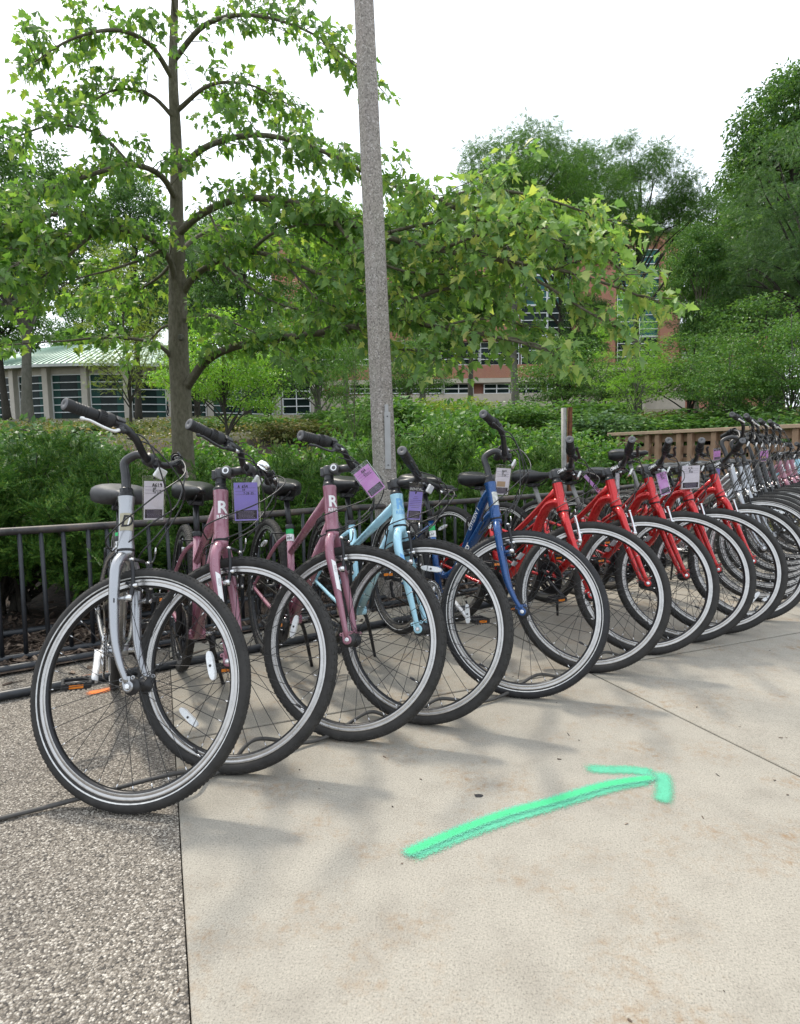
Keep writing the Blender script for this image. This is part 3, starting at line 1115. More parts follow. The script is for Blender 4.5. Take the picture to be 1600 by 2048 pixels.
slab_px('stone_wall', bb, iv, 1200, 1370, 757, 860, BY - 0.2, 1.4, M['stone'])
for (u0, u1) in ((700, 760), (764, 822), (826, 884), (888, 946), (968, 1018), (1022, 1082), (1094, 1140)):
    c, w, h = pw(u0, u1, 768, 787, BY + 0.7)
    pane_window(bb, iv, c, (1, 0, 0), w, h, 2, 2, M['glass'], 0.12)
for (v0, v1, rows) in ((685, 730, 4), (597, 639, 4)):
    for k in range(5):
        u0 = 645 + k * 79
        c, w, h = pw(u0, u0 + 76, v0, v1, BY + 0.7)
        pane_window(bb, iv, c, (1, 0, 0), w, h, rows, 1, M['glass'] if v0 > 650 else M['glass_teal'], 0.085)
for k in range(2):
    u0 = 1042 + k * 53
    for (v0, v1, gm) in ((672, 730, M['glass']), (612, 670, M['glass']), (552, 610, M['glass_teal']), (492, 550, M['glass_teal'])):
        c, w, h = pw(u0, u0 + 51, v0, v1, BY + 0.7)
        pane_window(bb, iv, c, (1, 0, 0), w, h, 4, 1, gm, 0.085)
for (v0, v1, gm) in ((674, 727, M['glass']), (616, 672, M['glass_teal']), (558, 614, M['glass_teal']), (500, 556, M['glass_teal'])):
    for (u0, u1) in ((1234, 1276), (1278, 1319)):
        c, w, h = pw(u0, u1, v0, v1, BY + 0.4)
        pane_window(bb, iv, c, (1, 0, 0), w, h, 4, 1, gm, 0.085)
b2y = 80.0
b2c = at(1410, 800, b2y)
b2 = empty('brick_annex', T(b2c))
tag(b2, 'lower brick annex with small white framed windows right of the brick building', 'building')
iv = b2.matrix_world.inverted()
slab_px('wall', b2, iv, 1362, 1560, 660, 850, b2y, 10, M['brick'])
slab_px('roof', b2, iv, 1358, 1566, 650, 660, b2y - 0.4, 11, M['mullion'])
for (u0, u1, v0, v1) in ((1364, 1384, 674, 690), (1396, 1417, 672, 690), (1364, 1384, 703, 716), (1390, 1412, 703, 716), (1436, 1458, 672, 690), (1470, 1492, 672, 690)):
    c, w, h = pw(u0, u1, v0, v1, b2y - 0.04)
    pane_window(b2, iv, c, (1, 0, 0), w, h, 4, 1, M['glass_teal'], 0.13, 0.06)

# ------------------------------------------------------------------ leaves
def frames(N, tip, up_bias=0.6, spread=0.9, rs=rs):
    """Random leaf frames: tip direction around `tip` (N,3), normals biased up."""
    a = tip + rs.normal(0, spread, (N, 3)) * 0.6
    a /= np.linalg.norm(a, axis=1, keepdims=True) + 1e-9
    nn = rs.normal(0, 1, (N, 3)) * (1 - up_bias) + np.array([0, 0, 1.0]) * up_bias
    nn -= a * np.sum(nn * a, 1, keepdims=True)
    nn /= np.linalg.norm(nn, axis=1, keepdims=True) + 1e-9
    return a, nn, np.cross(nn, a)

def template(kind):
    if kind == 'maple':
        o = [(0, 0), (0.10, -0.30), (0.20, -0.14), (0.38, -0.46), (0.46, -0.24), (0.62, -0.20), (1.0, 0.0),
             (0.62, 0.20), (0.46, 0.24), (0.38, 0.46), (0.20, 0.14), (0.10, 0.30)]
        v = [(x, y, 0.10 * abs(y) - 0.16 * x * x) for x, y in o] + [(0.36, 0, 0.02)]
        f = [(12, i, (i + 1) % 12) for i in range(12)]
        return np.array(v, float), np.array(f)
    if kind == 'oval':
        v = [(0, 0, 0), (0.3, -0.22, 0.05), (0.7, -0.2, 0.02), (1, 0, -0.08), (0.7, 0.2, 0.02), (0.3, 0.22, 0.05)]
        f = [(0, 1, 5), (1, 2, 5), (2, 4, 5), (2, 3, 4)]
        return np.array(v, float), np.array(f)
    if kind == 'diamond':
        v = [(0, 0, 0), (0.45, -0.3, 0.08), (1, 0, -0.06), (0.45, 0.3, 0.08)]
        return np.array(v, float), np.array([(0, 1, 2), (0, 2, 3)])
    if kind == 'spray':      # little twig with 5 leaflets a side
        v, f = [], []
        for i in range(5):
            for s in (-1, 1):
                x = 0.12 + i * 0.18
                o = len(v)
                v += [(x, 0, 0), (x + 0.10, s * 0.07, 0.02), (x + 0.16, s * 0.30, -0.03), (x + 0.02, s * 0.13, 0.02)]
                f += [(o, o + 1, o + 2), (o, o + 2, o + 3)]
        return np.array(v, float), np.array(f)
    if kind == 'yew':        # shoot with flat needles
        v, f = [], []
        for i in range(9):
            for s in (-1, 1):
                x = 0.04 + i * 0.105
                l = 0.26 * (1 - 0.055 * i)
                o = len(v)
                v += [(x, 0, 0), (x + 0.12, s * l * 0.55, 0.06), (x + 0.15, s * l, 0.03)]
                v += [(x + 0.075, s * 0.0, 0.0)]
                f += [(o, o + 1, o + 3), (o + 3, o + 1, o + 2)]
        return np.array(v, float), np.array(f)

def leaves(name, P, tip, size, kind, up=0.6, spread=0.9, rs=rs):
    tv, tf = template(kind)
    N = len(P)
    a, nn, b = frames(N, tip, up, spread, rs)
    s = size[:, None, None]
    wid = rs.uniform(0.75, 1.12, (N, 1, 1))
    crl = rs.uniform(-0.6, 3.0, (N, 1, 1))          # every leaf curls and folds its own way
    skew = rs.normal(0, 0.12, (N, 1, 1))
    V = P[:, None] + s * ((tv[None, :, 0:1] + skew * tv[None, :, 1:2]) * a[:, None] + wid * tv[None, :, 1:2] * b[:, None] + crl * tv[None, :, 2:3] * nn[:, None])
    F = (tf[None] + len(tv) * np.arange(N)[:, None, None]).reshape(-1, 3)
    return raw_mesh(name, V.reshape(-1, 3), F, np.full(len(F), 3))

def limb_path(a, b, rs, sag=0.15, n=6):
    a, b = Vector(a), Vector(b)
    d = b - a
    mid = a.lerp(b, 0.5) + Vector((rs.normal(0, 0.06), rs.normal(0, 0.06), sag)) * d.length
    q = a.lerp(b, 0.25) + (mid - a.lerp(b, 0.5)) * 0.8 + Vector(rs.normal(0, 0.03, 3)) * d.length
    w = a.lerp(b, 0.75) + (mid - a.lerp(b, 0.5)) * 0.7 + Vector(rs.normal(0, 0.03, 3)) * d.length
    return catmull([a, q, mid, w, b], 3)

def make_tree_mesh(seed, H, r0, blobs, n_cl, per, leaf, kind, sig=0.5, lean=(0, 0), fork=0.35, flat=0.55, up=0.6, n_limb=14, trunk_top=0.92):
    """blobs: list of (cx, cy, cz, rx, ry, rz) as fractions of H. returns trunk mesh, crown mesh."""
    rs = np.random.RandomState(seed)
    tr = MB()
    pts = [Vector((lean[0] * t * t * H + 0.012 * H * math.sin(5 * t + seed), lean[1] * t * t * H + 0.01 * H * math.cos(4 * t + seed), H * t * trunk_top - 0.15))
           for t in [k / 8 for k in range(9)]]
    rad = [r0 * (1.25 if k == 0 else 1) * (1 - 0.82 * (k / 8) ** 0.9) for k in range(9)]
    tr.tube(catmull(pts, 3), [rad[min(8, i // 3)] + (rad[min(8, i // 3 + 1)] - rad[min(8, i // 3)]) * (i % 3) / 3 for i in range(25)], 10)
    C = []
    wts = np.array([b[3] * b[4] * b[5] for b in blobs]) ** 0.67
    wts /= wts.sum()
    for k in range(n_cl):
        b = blobs[rs.choice(len(blobs), p=wts)]
        u = rs.normal(0, 1, 3)
        u /= np.linalg.norm(u)
        r = rs.uniform(0.35, 1.0) ** 0.6
        C.append([H * (b[0] + u[0] * r * b[3]), H * (b[1] + u[1] * r * b[4]), H * (b[2] + u[2] * r * b[5])])
    C = np.array(C)
    # main limbs to a subset, twigs from limbs to every cluster
    limb_pts = [np.array(p) for p in pts[2:]]
    limb_r = [rad[k] for k in range(2, 9)]
    sel = rs.choice(n_cl, min(n_limb, n_cl), replace=False)
    for k in sel:
        c = Vector(C[k])
        t = max(fork, min(0.95, (c.z / H) - rs.uniform(0.12, 0.3)))
        i = min(7, int(t * 8))
        base = pts[i].lerp(pts[i + 1], t * 8 - i)
        br = rad[i] * 0.5
        path = limb_path(base, c, rs)
        tr.tube(path, [br * (1 - 0.8 * j / (len(path) - 1)) for j in range(len(path))], 6, cap=False)
        for j, q in enumerate(path):
            limb_pts.append(np.array(q))
            limb_r.append(br * (1 - 0.8 * j / (len(path) - 1)))
    LP = np.array(limb_pts)
    for c in C:
        j = np.argmin(np.linalg.norm(LP - c, axis=1) + 0.3 * np.maximum(0, LP[:, 2] - c[2]))
        path = limb_path(LP[j], c, rs, 0.08)[::3]
        tr.tube(path, [max(0.006, limb_r[j] * 0.35), 0.005], 4, cap=False)
    idx = np.repeat(np.arange(n_cl), per)
    off = rs.normal(0, 1, (len(idx), 3))
    off *= (rs.rand(len(idx), 1) ** 0.45) * 1.75 / (np.linalg.norm(off, axis=1, keepdims=True) + 1e-9)
    off *= sig * np.array([1, 1, flat])
    P = C[idx] + off
    ctr = np.array([0, 0, H * 0.6])
    tip = off / (np.linalg.norm(off, axis=1, keepdims=True) + 1e-6) * 0.7 + np.array([0, 0, -0.35])
    size = leaf * rs.uniform(0.6, 1.35, len(idx))
    cm = leaves('crown', P, tip, size, kind, up, 0.9, rs)
    return tr.mesh('trunk'), cm

def plant_tree(name, label, meshes, loc, rot=0.0, scale=(1, 1, 1), bark=None, leaf=None, cat='tree', group=None, parts=('trunk', 'crown')):
    root = empty(name, T(loc) @ Matrix.Rotation(rot, 4, 'Z') @ Matrix.Diagonal((*scale, 1)))
    tag(root, label, cat, group)
    for me, nm, mt in zip(meshes, parts, (bark, leaf)):
        o = bpy.data.objects.new(nm, me)
        COL.objects.link(o)
        if not me.materials:
            me.materials.append(None)
        o.material_slots[0].link = 'OBJECT'
        o.material_slots[0].material = mt
        o.parent = root
    return root

def ground_at(u, y):
    x = at(u, 900, y).x
    return Vector((x, y, hill_z(x, y)))

# tree kinds (meshes shared between trees of a kind)
K_OAK = make_tree_mesh(11, 15, 0.30, [(0, 0, 0.72, 0.26, 0.26, 0.24), (-0.12, 0, 0.55, 0.20, 0.2, 0.12), (0.13, 0.03, 0.58, 0.2, 0.2, 0.13), (0, 0, 0.86, 0.17, 0.17, 0.12)],
                       185, 170, 0.185, 'diamond', 0.44, n_limb=26)
K_TALL = make_tree_mesh(12, 16, 0.26, [(0, 0, 0.62, 0.20, 0.20, 0.30), (0.06, 0, 0.82, 0.17, 0.17, 0.15), (-0.08, 0.02, 0.42, 0.2, 0.18, 0.12)],
                        190, 165, 0.19, 'diamond', 0.46, n_limb=22)
K_AIRY = make_tree_mesh(13, 9, 0.075, [(0, 0, 0.62, 0.25, 0.25, 0.3), (0.05, 0, 0.35, 0.27, 0.27, 0.16), (0, 0, 0.86, 0.13, 0.13, 0.13)],
                        120, 34, 0.20, 'spray', 0.42, flat=0.22, up=0.85, n_limb=26, fork=0.15)
K_FEATHER = make_tree_mesh(14, 15, 0.22, [(0, 0, 0.66, 0.27, 0.27, 0.27), (0.14, 0, 0.48, 0.22, 0.22, 0.16), (-0.14, 0, 0.52, 0.22, 0.22, 0.16)],
                           200, 80, 0.25, 'spray', 0.46, flat=0.42, up=0.7, n_limb=28)
K_HIGH = make_tree_mesh(18, 13, 0.24, [(0, 0, 0.84, 0.30, 0.28, 0.13), (0.2, 0, 0.74, 0.22, 0.22, 0.10), (-0.2, 0.03, 0.76, 0.2, 0.2, 0.10), (0.05, 0, 0.98, 0.2, 0.2, 0.08)],
                        190, 90, 0.24, 'spray', 0.44, flat=0.42, up=0.7, n_limb=30, fork=0.4)
K_LOW = make_tree_mesh(15, 5.0, 0.06, [(0, 0, 0.6, 0.33, 0.33, 0.3), (0.2, 0, 0.4, 0.25, 0.25, 0.2), (-0.2, 0, 0.42, 0.25, 0.25, 0.2)],
                       120, 90, 0.095, 'diamond', 0.30, flat=0.35, up=0.8, n_limb=22, fork=0.1)
K_SHRUB = make_tree_mesh(16, 1.6, 0.03, [(0, 0, 0.55, 0.5, 0.5, 0.38), (0.3, 0.1, 0.4, 0.35, 0.35, 0.3), (-0.3, 0, 0.42, 0.35, 0.35, 0.3)],
                         130, 46, 0.085, 'oval', 0.14, flat=0.8, up=0.6, n_limb=18, fork=0.05)
K_SHRUB2 = make_tree_mesh(17, 1.7, 0.028, [(0, 0, 0.5, 0.55, 0.5, 0.4), (0.35, 0, 0.45, 0.35, 0.35, 0.35), (-0.35, 0.1, 0.38, 0.35, 0.35, 0.3)],
                          120, 40, 0.10, 'diamond', 0.17, flat=0.7, up=0.65, n_limb=18, fork=0.05)

def T_(name, kind, label, u, y, rot, sc, bark, leaf, grp='trees on the hillside', dz=0.0, cat='tree'):
    s = sc if isinstance(sc, tuple) else (sc, sc, sc)
    p = ground_at(u, y)
    p.z += dz
    return plant_tree(name, label, kind, p, rot, s, M[bark], M[leaf], cat, grp)

T_('oak_tree', K_OAK, 'tall grey trunked oak in front of the round pavilion at far left', 67, 30, 0.4, (0.92, 0.92, 0.92), 'bark_grey', 'lf_dark')
T_('tall_tree', K_TALL, 'dark leafy tree rising behind the pavilion roof left of the near maple', 285, 50, 1.2, (1.0, 1.0, 1.25), 'bark_dark', 'lf_dark')
T_('young_tree', K_AIRY, 'slender yellow green tree with open layered leaves before the pavilion', 262, 21, 0.7, (0.72, 0.72, 0.72), 'bark_dark', 'lf_yellow')
T_('lime_tree', K_LOW, 'small lime green tree just right of the maple trunk', 455, 15, 0.3, (0.74, 0.74, 0.72), 'bark_dark', 'lf_lime')
T_('dark_tree', K_TALL, 'dense dark tree between the pavilion and the brick building', 500, 44, 2.6, (1.0, 1.0, 0.95), 'bark_dark', 'lf_dark')
T_('dark_tree', K_OAK, 'dark tree behind the glazed wing seen under the maple branch', 395, 62, 4.0, (1.0, 1.0, 1.15), 'bark_dark', 'lf_blue')
T_('tall_tree', K_TALL, 'tall tree hiding the left end of the brick building', 640, 52, 0.9, (0.9, 0.9, 1.15), 'bark_grey', 'lf_mid')
T_('small_tree', K_LOW, 'pale green bushy tree left of the concrete lamp pole', 640, 17, 1.1, (0.86, 0.86, 0.82), 'bark_grey', 'lf_mid')
T_('sapling', K_AIRY, 'thin stemmed sapling close to the left side of the lamp pole', 708, 9.5, 2.0, (0.22, 0.22, 0.33), 'bark', 'lf_mid')
T_('oak_tree', K_HIGH, 'grey trunked oak in front of the brick building, left of the forked tree', 1032, 30, 2.2, (0.9, 0.9, 1.0), 'bark_grey', 'lf_mid')
T_('forked_tree', K_HIGH, 'dark forked tree with sweeping branches right of the grey oak', 1118, 33, 0.5, (1.0, 1.0, 1.0), 'bark_dark', 'lf_dark')
T_('understory_tree', K_OAK, 'dark understory tree beside the forked trunk before the brick wall', 1165, 31, 1.5, (0.40, 0.40, 0.42), 'bark_dark', 'lf_dark')
T_('feathery_tree', K_HIGH, 'dark feathery tree hanging over the right side of the brick building', 1270, 37, 3.4, (0.95, 0.95, 1.16), 'bark_dark', 'lf_dark')
T_('feathery_tree', K_FEATHER, 'light feathery tree standing right of the brick building corner', 1465, 42, 1.9, (0.72, 0.72, 1.0), 'bark_grey', 'lf_mid')
T_('tall_tree', K_TALL, 'tall dark tree at the far right edge behind the railing', 1560, 30, 1.0, (1.0, 1.0, 1.05), 'bark_dark', 'lf_dark')
T_('feathery_tree', K_FEATHER, 'blue green feathery tree at the right edge of the picture', 1610, 22, 5.0, (0.72, 0.72, 0.74), 'bark_dark', 'lf_blue')
T_('feathery_tree', K_FEATHER, 'small blue green feathery tree before the annex', 1480, 27, 2.5, (0.6, 0.6, 0.58), 'bark_grey', 'lf_blue')
T_('slim_tree', K_TALL, 'slim tree with bare lower stem in front of the annex windows', 1392, 25, 2.0, (0.36, 0.36, 0.5), 'bark', 'lf_mid')
T_('sapling', K_AIRY, 'bright leafed sapling above the left end of the timber railing', 1265, 15, 0.2, (0.42, 0.42, 0.42), 'bark_grey', 'lf_lime')
T_('small_tree', K_LOW, 'pale layered small tree behind the timber railing', 1455, 14, 0.7, (0.62, 0.62, 0.56), 'bark_grey', 'lf_mid')
T_('small_tree', K_LOW, 'pale layered small tree over the right end of the railing', 1575, 13.5, 2.7, (0.66, 0.66, 0.66), 'bark_grey', 'lf_mid')
T_('small_tree', K_LOW, 'green small tree filling the gap left of the railing', 1205, 20, 1.7, (0.7, 0.7, 0.5), 'bark_grey', 'lf_mid')
T_('tall_tree', K_OAK, 'distant oak beyond the brick building on the left side', 180, 78, 2.0, (1.1, 1.1, 1.1), 'bark_dark', 'lf_mid')
T_('tall_tree', K_TALL, 'distant tree rising behind the brick building roof', 830, 95, 2.0, (1.2, 1.2, 1.45), 'bark_dark', 'lf_mid')
T_('tall_tree', K_OAK, 'distant tree closing the gap behind the annex', 1520, 95, 0.2, (1.5, 1.5, 1.2), 'bark_dark', 'lf_dark')
T_('tall_tree', K_TALL, 'tall woodland tree behind the pavilion at the left picture edge', 20, 58, 3.0, (1.3, 1.3, 1.35), 'bark_dark', 'lf_mid')
T_('tall_tree', K_OAK, 'tall woodland tree right of the pavilion behind the near maple crown', 420, 80, 1.0, (1.5, 1.5, 1.7), 'bark_dark', 'lf_mid')
T_('tall_tree', K_TALL, 'tall woodland tree above the brick building left of the lamp pole', 720, 92, 0.4, (1.7, 1.7, 1.75), 'bark_dark', 'lf_dark')
T_('tall_tree', K_OAK, 'tall woodland tree above the brick building right of the lamp pole', 960, 94, 5.0, (1.8, 1.8, 1.85), 'bark_dark', 'lf_mid')
T_('tall_tree', K_TALL, 'tall light woodland tree above the right end of the railing', 1530, 46, 4.0, (1.15, 1.15, 1.3), 'bark_grey', 'lf_mid')
T_('tall_tree', K_TALL, 'leafy tree just right of the lamp pole hiding the brick facade', 850, 38, 2.2, (0.85, 0.85, 0.85), 'bark_grey', 'lf_mid')
T_('tall_tree', K_OAK, 'leafy tree in front of the brick facade left of the grey oak', 945, 46, 0.6, (0.8, 0.8, 0.95), 'bark_grey', 'lf_mid')
T_('tall_tree', K_TALL, 'leafy tree left of the lamp pole before the brick facade', 690, 40, 5.1, (0.8, 0.8, 0.85), 'bark_grey', 'lf_lime')
T_('tall_tree', K_OAK, 'broad woodland tree filling the upper right behind the feathery trees', 1420, 60, 3.3, (1.3, 1.3, 1.4), 'bark_dark', 'lf_mid')
T_('small_tree', K_LOW, 'mid green small tree screening the glazed wing right of the lime tree', 545, 26, 4.2, (1.05, 1.05, 0.95), 'bark_dark', 'lf_dark')
T_('small_tree', K_LOW, 'loose green small tree screening the pavilion end behind the maple trunk', 395, 30, 0.9, (1.0, 1.0, 1.0), 'bark_dark', 'lf_mid')
T_('small_tree', K_LOW, 'pale small tree before the brick base right of the lamp pole', 815, 22, 2.4, (0.8, 0.8, 0.75), 'bark_grey', 'lf_mid')
T_('small_tree', K_LOW, 'mid green small tree in the shade behind the sign post', 1130, 22, 3.7, (1.0, 1.0, 0.7), 'bark_dark', 'lf_mid')
T_('small_tree', K_LOW, 'dark small tree low behind the right end of the rail', 1520, 20, 5.7, (1.3, 1.3, 0.9), 'bark_dark', 'lf_dark')
T_('small_tree', K_LOW, 'dark bushy tree deep in the shade behind the railing posts', 1380, 19, 4.9, (1.2, 1.2, 0.62), 'bark_dark', 'lf_dark')

# leafy shrubs on the bank
SH = [(40, 9.5, K_SHRUB2, 1.2, 822, 'lf_blue', 'blue green loose shrub at the far left behind the yews'),
      (150, 11, K_SHRUB, 1.1, 846, 'lf_mid', 'mid green shrub on the bank below the pavilion columns'),
      (-60, 11, K_SHRUB, 1.6, 815, 'lf_mid', 'green shrub at the left picture edge on the bank'),
      (440, 9.5, K_SHRUB2, 0.9, 858, 'lf_ivy', 'light green shrub right behind the second bicycle'),
      (545, 8.2, K_SHRUB, 0.9, 868, 'lf_ivy', 'glossy leaved shrub left of the lamp pole'),
      (640, 7.4, K_SHRUB2, 0.8, 850, 'lf_ivy', 'broad leaved shrub behind the third bicycle'),
      (730, 9.0, K_SHRUB, 0.8, 832, 'lf_mid', 'green shrub just left of the lamp pole base'),
      (850, 8.6, K_SHRUB, 1.0, 792, 'lf_mid', 'tall green shrub right of the lamp pole'),
      (925, 10.5, K_SHRUB2, 1.2, 790, 'lf_mid', 'loose tall shrub on the bank right of the lamp pole'),
      (985, 7.6, K_SHRUB2, 0.7, 868, 'lf_lime', 'bright shrub behind the grip of the deep blue bicycle'),
      (1060, 11.5, K_SHRUB, 1.3, 826, 'lf_mid', 'dark shrub under the grey oak'),
      (1165, 10, K_SHRUB, 1.1, 838, 'lf_ivy', 'leafy shrub directly right of the sign post'),
      (1215, 13.5, K_SHRUB2, 1.3, 808, 'lf_blue', 'blue green shrub left of the timber railing end'),
      (1330, 14, K_SHRUB, 1.6, 815, 'lf_mid', 'green shrub rising behind the left half of the railing'),
      (1430, 14, K_SHRUB2, 1.6, 800, 'lf_mid', 'dark shrub behind the middle of the railing'),
      (1540, 13, K_SHRUB, 1.7, 800, 'lf_dark', 'dark shrub behind the right half of the railing'),
      (1000, 16, K_SHRUB, 1.6, 794, 'lf_mid', 'wide green shrub at the foot of the brick building lawn'),
      (790, 15, K_SHRUB2, 1.7, 784, 'lf_mid', 'wide shrub behind the lamp pole'),
      (600, 15, K_SHRUB, 1.2, 826, 'lf_cover', 'olive brown shrub on the bank under the glazed wing'),
      (505, 20, K_SHRUB2, 1.5, 822, 'lf_mid', 'green shrub at the bank top before the glazed wing'),
      (405, 19, K_SHRUB, 1.3, 826, 'lf_dark', 'dark shrub right of the maple trunk at the bank top'),
      (215, 18, K_SHRUB, 1.2, 836, 'lf_dark', 'dark shrub at the bank top before the pavilion windows'),
      (690, 16, K_SHRUB, 1.4, 800, 'lf_mid', 'tall shrub left of the lamp pole on the bank top'),
      (1120, 17, K_SHRUB2, 1.8, 790, 'lf_mid', 'soft green shrub above the sign post'),
      (900, 20, K_SHRUB, 1.8, 784, 'lf_yellow', 'yellow flowering shrub by the stone base of the brick building')]
for i, (u, y, k, sxy, vt, lf, lb) in enumerate(SH):
    zt = at(u, vt, y).z - ground_at(u, y).z
    T_('leafy_shrub', k, lb, u, y, i * 1.37, (sxy, sxy * 0.95, max(0.25, zt / 1.62)), 'bark_dark', lf, 'leafy shrubs on the bank', -0.08, 'shrub')

# low ground cover on the bank (a mass nobody could count)
N = 42000
yy = 7.0 + 24 * rs.rand(N) ** 1.5
xx = (rs.uniform(-0.78, 0.78, N)) * (yy + 2)
zz = np.array([hill_z(0, y) for y in yy])
bumpy = 0.14 * (np.sin(xx * 1.7) * np.cos(yy * 1.3) + 1) + 0.10 * (np.sin(xx * 4.1 + 1) * np.cos(yy * 3.7) + 1)
P = np.stack([xx, yy, zz + rs.rand(N) ** 0.5 * bumpy], 1)
tip = rs.normal(0, 1, (N, 3)) * 0.6 + np.array([0, -0.3, 0.2])
me = leaves('ground_cover', P, tip, 0.075 * rs.uniform(0.6, 1.5, N) * (0.7 + yy / 25), 'oval', 0.6)
tag(link('ground_cover', me, M['lf_cover']), 'olive and brownish low ground cover over the bank', 'ground cover', kind='stuff')

# yew hedge right behind the rack ------------------------------------------
def yew_mesh(seed, W=0.75, H=1.15):
    rs = np.random.RandomState(seed)
    st_ = MB()
    C, D = [], []
    nb = 46
    for k in range(nb):
        a = rs.uniform(0, 6.283)
        el = rs.uniform(0.15, 1.45)
        Lb = rs.uniform(0.55, 1.0)
        end = Vector((math.cos(a) * math.cos(el) * W * Lb * 1.12, math.sin(a) * math.cos(el) * W * Lb * 1.12, 0.12 + H * Lb * (0.16 + 0.80 * math.sin(el))))
        base = Vector((rs.normal(0, 0.07), rs.normal(0, 0.07), rs.uniform(0.0, 0.2)))
        path = limb_path(base, end, rs, 0.05)
        st_.tube(path, [0.014 * (1 - 0.8 * j / (len(path) - 1)) for j in range(len(path))], 5, cap=False)
        d = (end - base).normalized()
        for q in range(34):
            t = rs.uniform(0.30, 1.03)
            i = min(len(path) - 2, int(t * (len(path) - 1)))
            p = path[i].lerp(path[i + 1], min(1.1, t * (len(path) - 1) - i))
            sd = Vector(rs.normal(0, 1, 3)).normalized()
            sd = (sd * 0.8 + d * 0.7 + Vector((0, 0, 0.25))).normalized()
            e = p + sd * rs.uniform(0.06, 0.22)
            for z in range(8):
                tt = rs.uniform(0.15, 1.0)
                C.append(p.lerp(e, tt))
                D.append(sd + Vector(rs.normal(0, 0.45, 3)))
    for k in range(4):
        st_.tube([(rs.normal(0, .05), rs.normal(0, .05), -0.05), (rs.normal(0, .1), rs.normal(0, .1), 0.28)], [0.032, 0.015], 7, cap=False)
    C = np.array(C)
    D = np.array(D)
    me = leaves('foliage', C, D, rs.uniform(0.05, 0.105, len(C)), 'yew', 0.55, 0.5, rs)
    return st_.mesh('stems'), me
YEW = [yew_mesh(21), yew_mesh(22), yew_mesh(23)]
YS = []
def yew(s, d, sc, k, rot, lb):
    p = RO + RE * s - RF * d
    p.z = 0.02
    plant_tree('yew_shrub', lb, YEW[k], p, rot, sc, M['bark_dark'], M['lf_yew'], 'shrub', 'yew shrubs behind the bike rack', ('stems', 'foliage'))
yew(-0.75, 0.95, (1.15, 1.1, 1.12), 0, 0.3, 'large dark yew at the left picture edge behind the rack')
yew(0.05, 1.25, (1.0, 1.0, 0.94), 1, 1.4, 'dark yew behind the grip of the silver bicycle')
yew(0.55, 0.75, (0.85, 0.8, 0.82), 2, 2.2, 'dark yew between the silver bicycle and the rack rail')
yew(1.15, 1.2, (0.9, 0.9, 0.80), 0, 3.3, 'dark yew behind the saddle of the second bicycle')
yew(1.75, 0.85, (0.8, 0.8, 0.74), 1, 4.1, 'dark yew behind the purple tag of the second bicycle')
yew(2.15, 1.35, (0.9, 0.9, 0.76), 2, 5.2, 'dark yew left of the lamp pole foot')
yew(2.95, 1.45, (0.95, 0.95, 0.90), 0, 0.9, 'dark yew right of the lamp pole foot')
yew(3.35, 0.85, (0.8, 0.8, 0.76), 1, 2.9, 'dark yew behind the saddle of the deep blue bicycle')
yew(3.75, 1.5, (1.05, 1.0, 0.95), 2, 1.1, 'dark yew behind the tall bar of the deep blue bicycle')
yew(4.35, 1.1, (0.95, 0.95, 0.80), 0, 4.6, 'dark yew just left of the sign post')
yew(4.75, 1.9, (1.05, 1.0, 0.92), 1, 0.2, 'dark yew right of the sign post behind the red bicycles')
yew(5.5, 1.6, (1.05, 1.05, 0.86), 2, 3.9, 'dark yew left of the railing end behind the red bicycles')
yew(-1.3, 1.9, (1.2, 1.15, 1.18), 2, 0.6, 'tall yew behind the left edge yew')
yew(0.6, 2.2, (1.0, 1.0, 0.92), 0, 5.5, 'yew in the second row left of the maple trunk')
yew(2.6, 2.3, (0.9, 0.9, 0.88), 1, 3.0, 'yew in the second row behind the lamp pole')

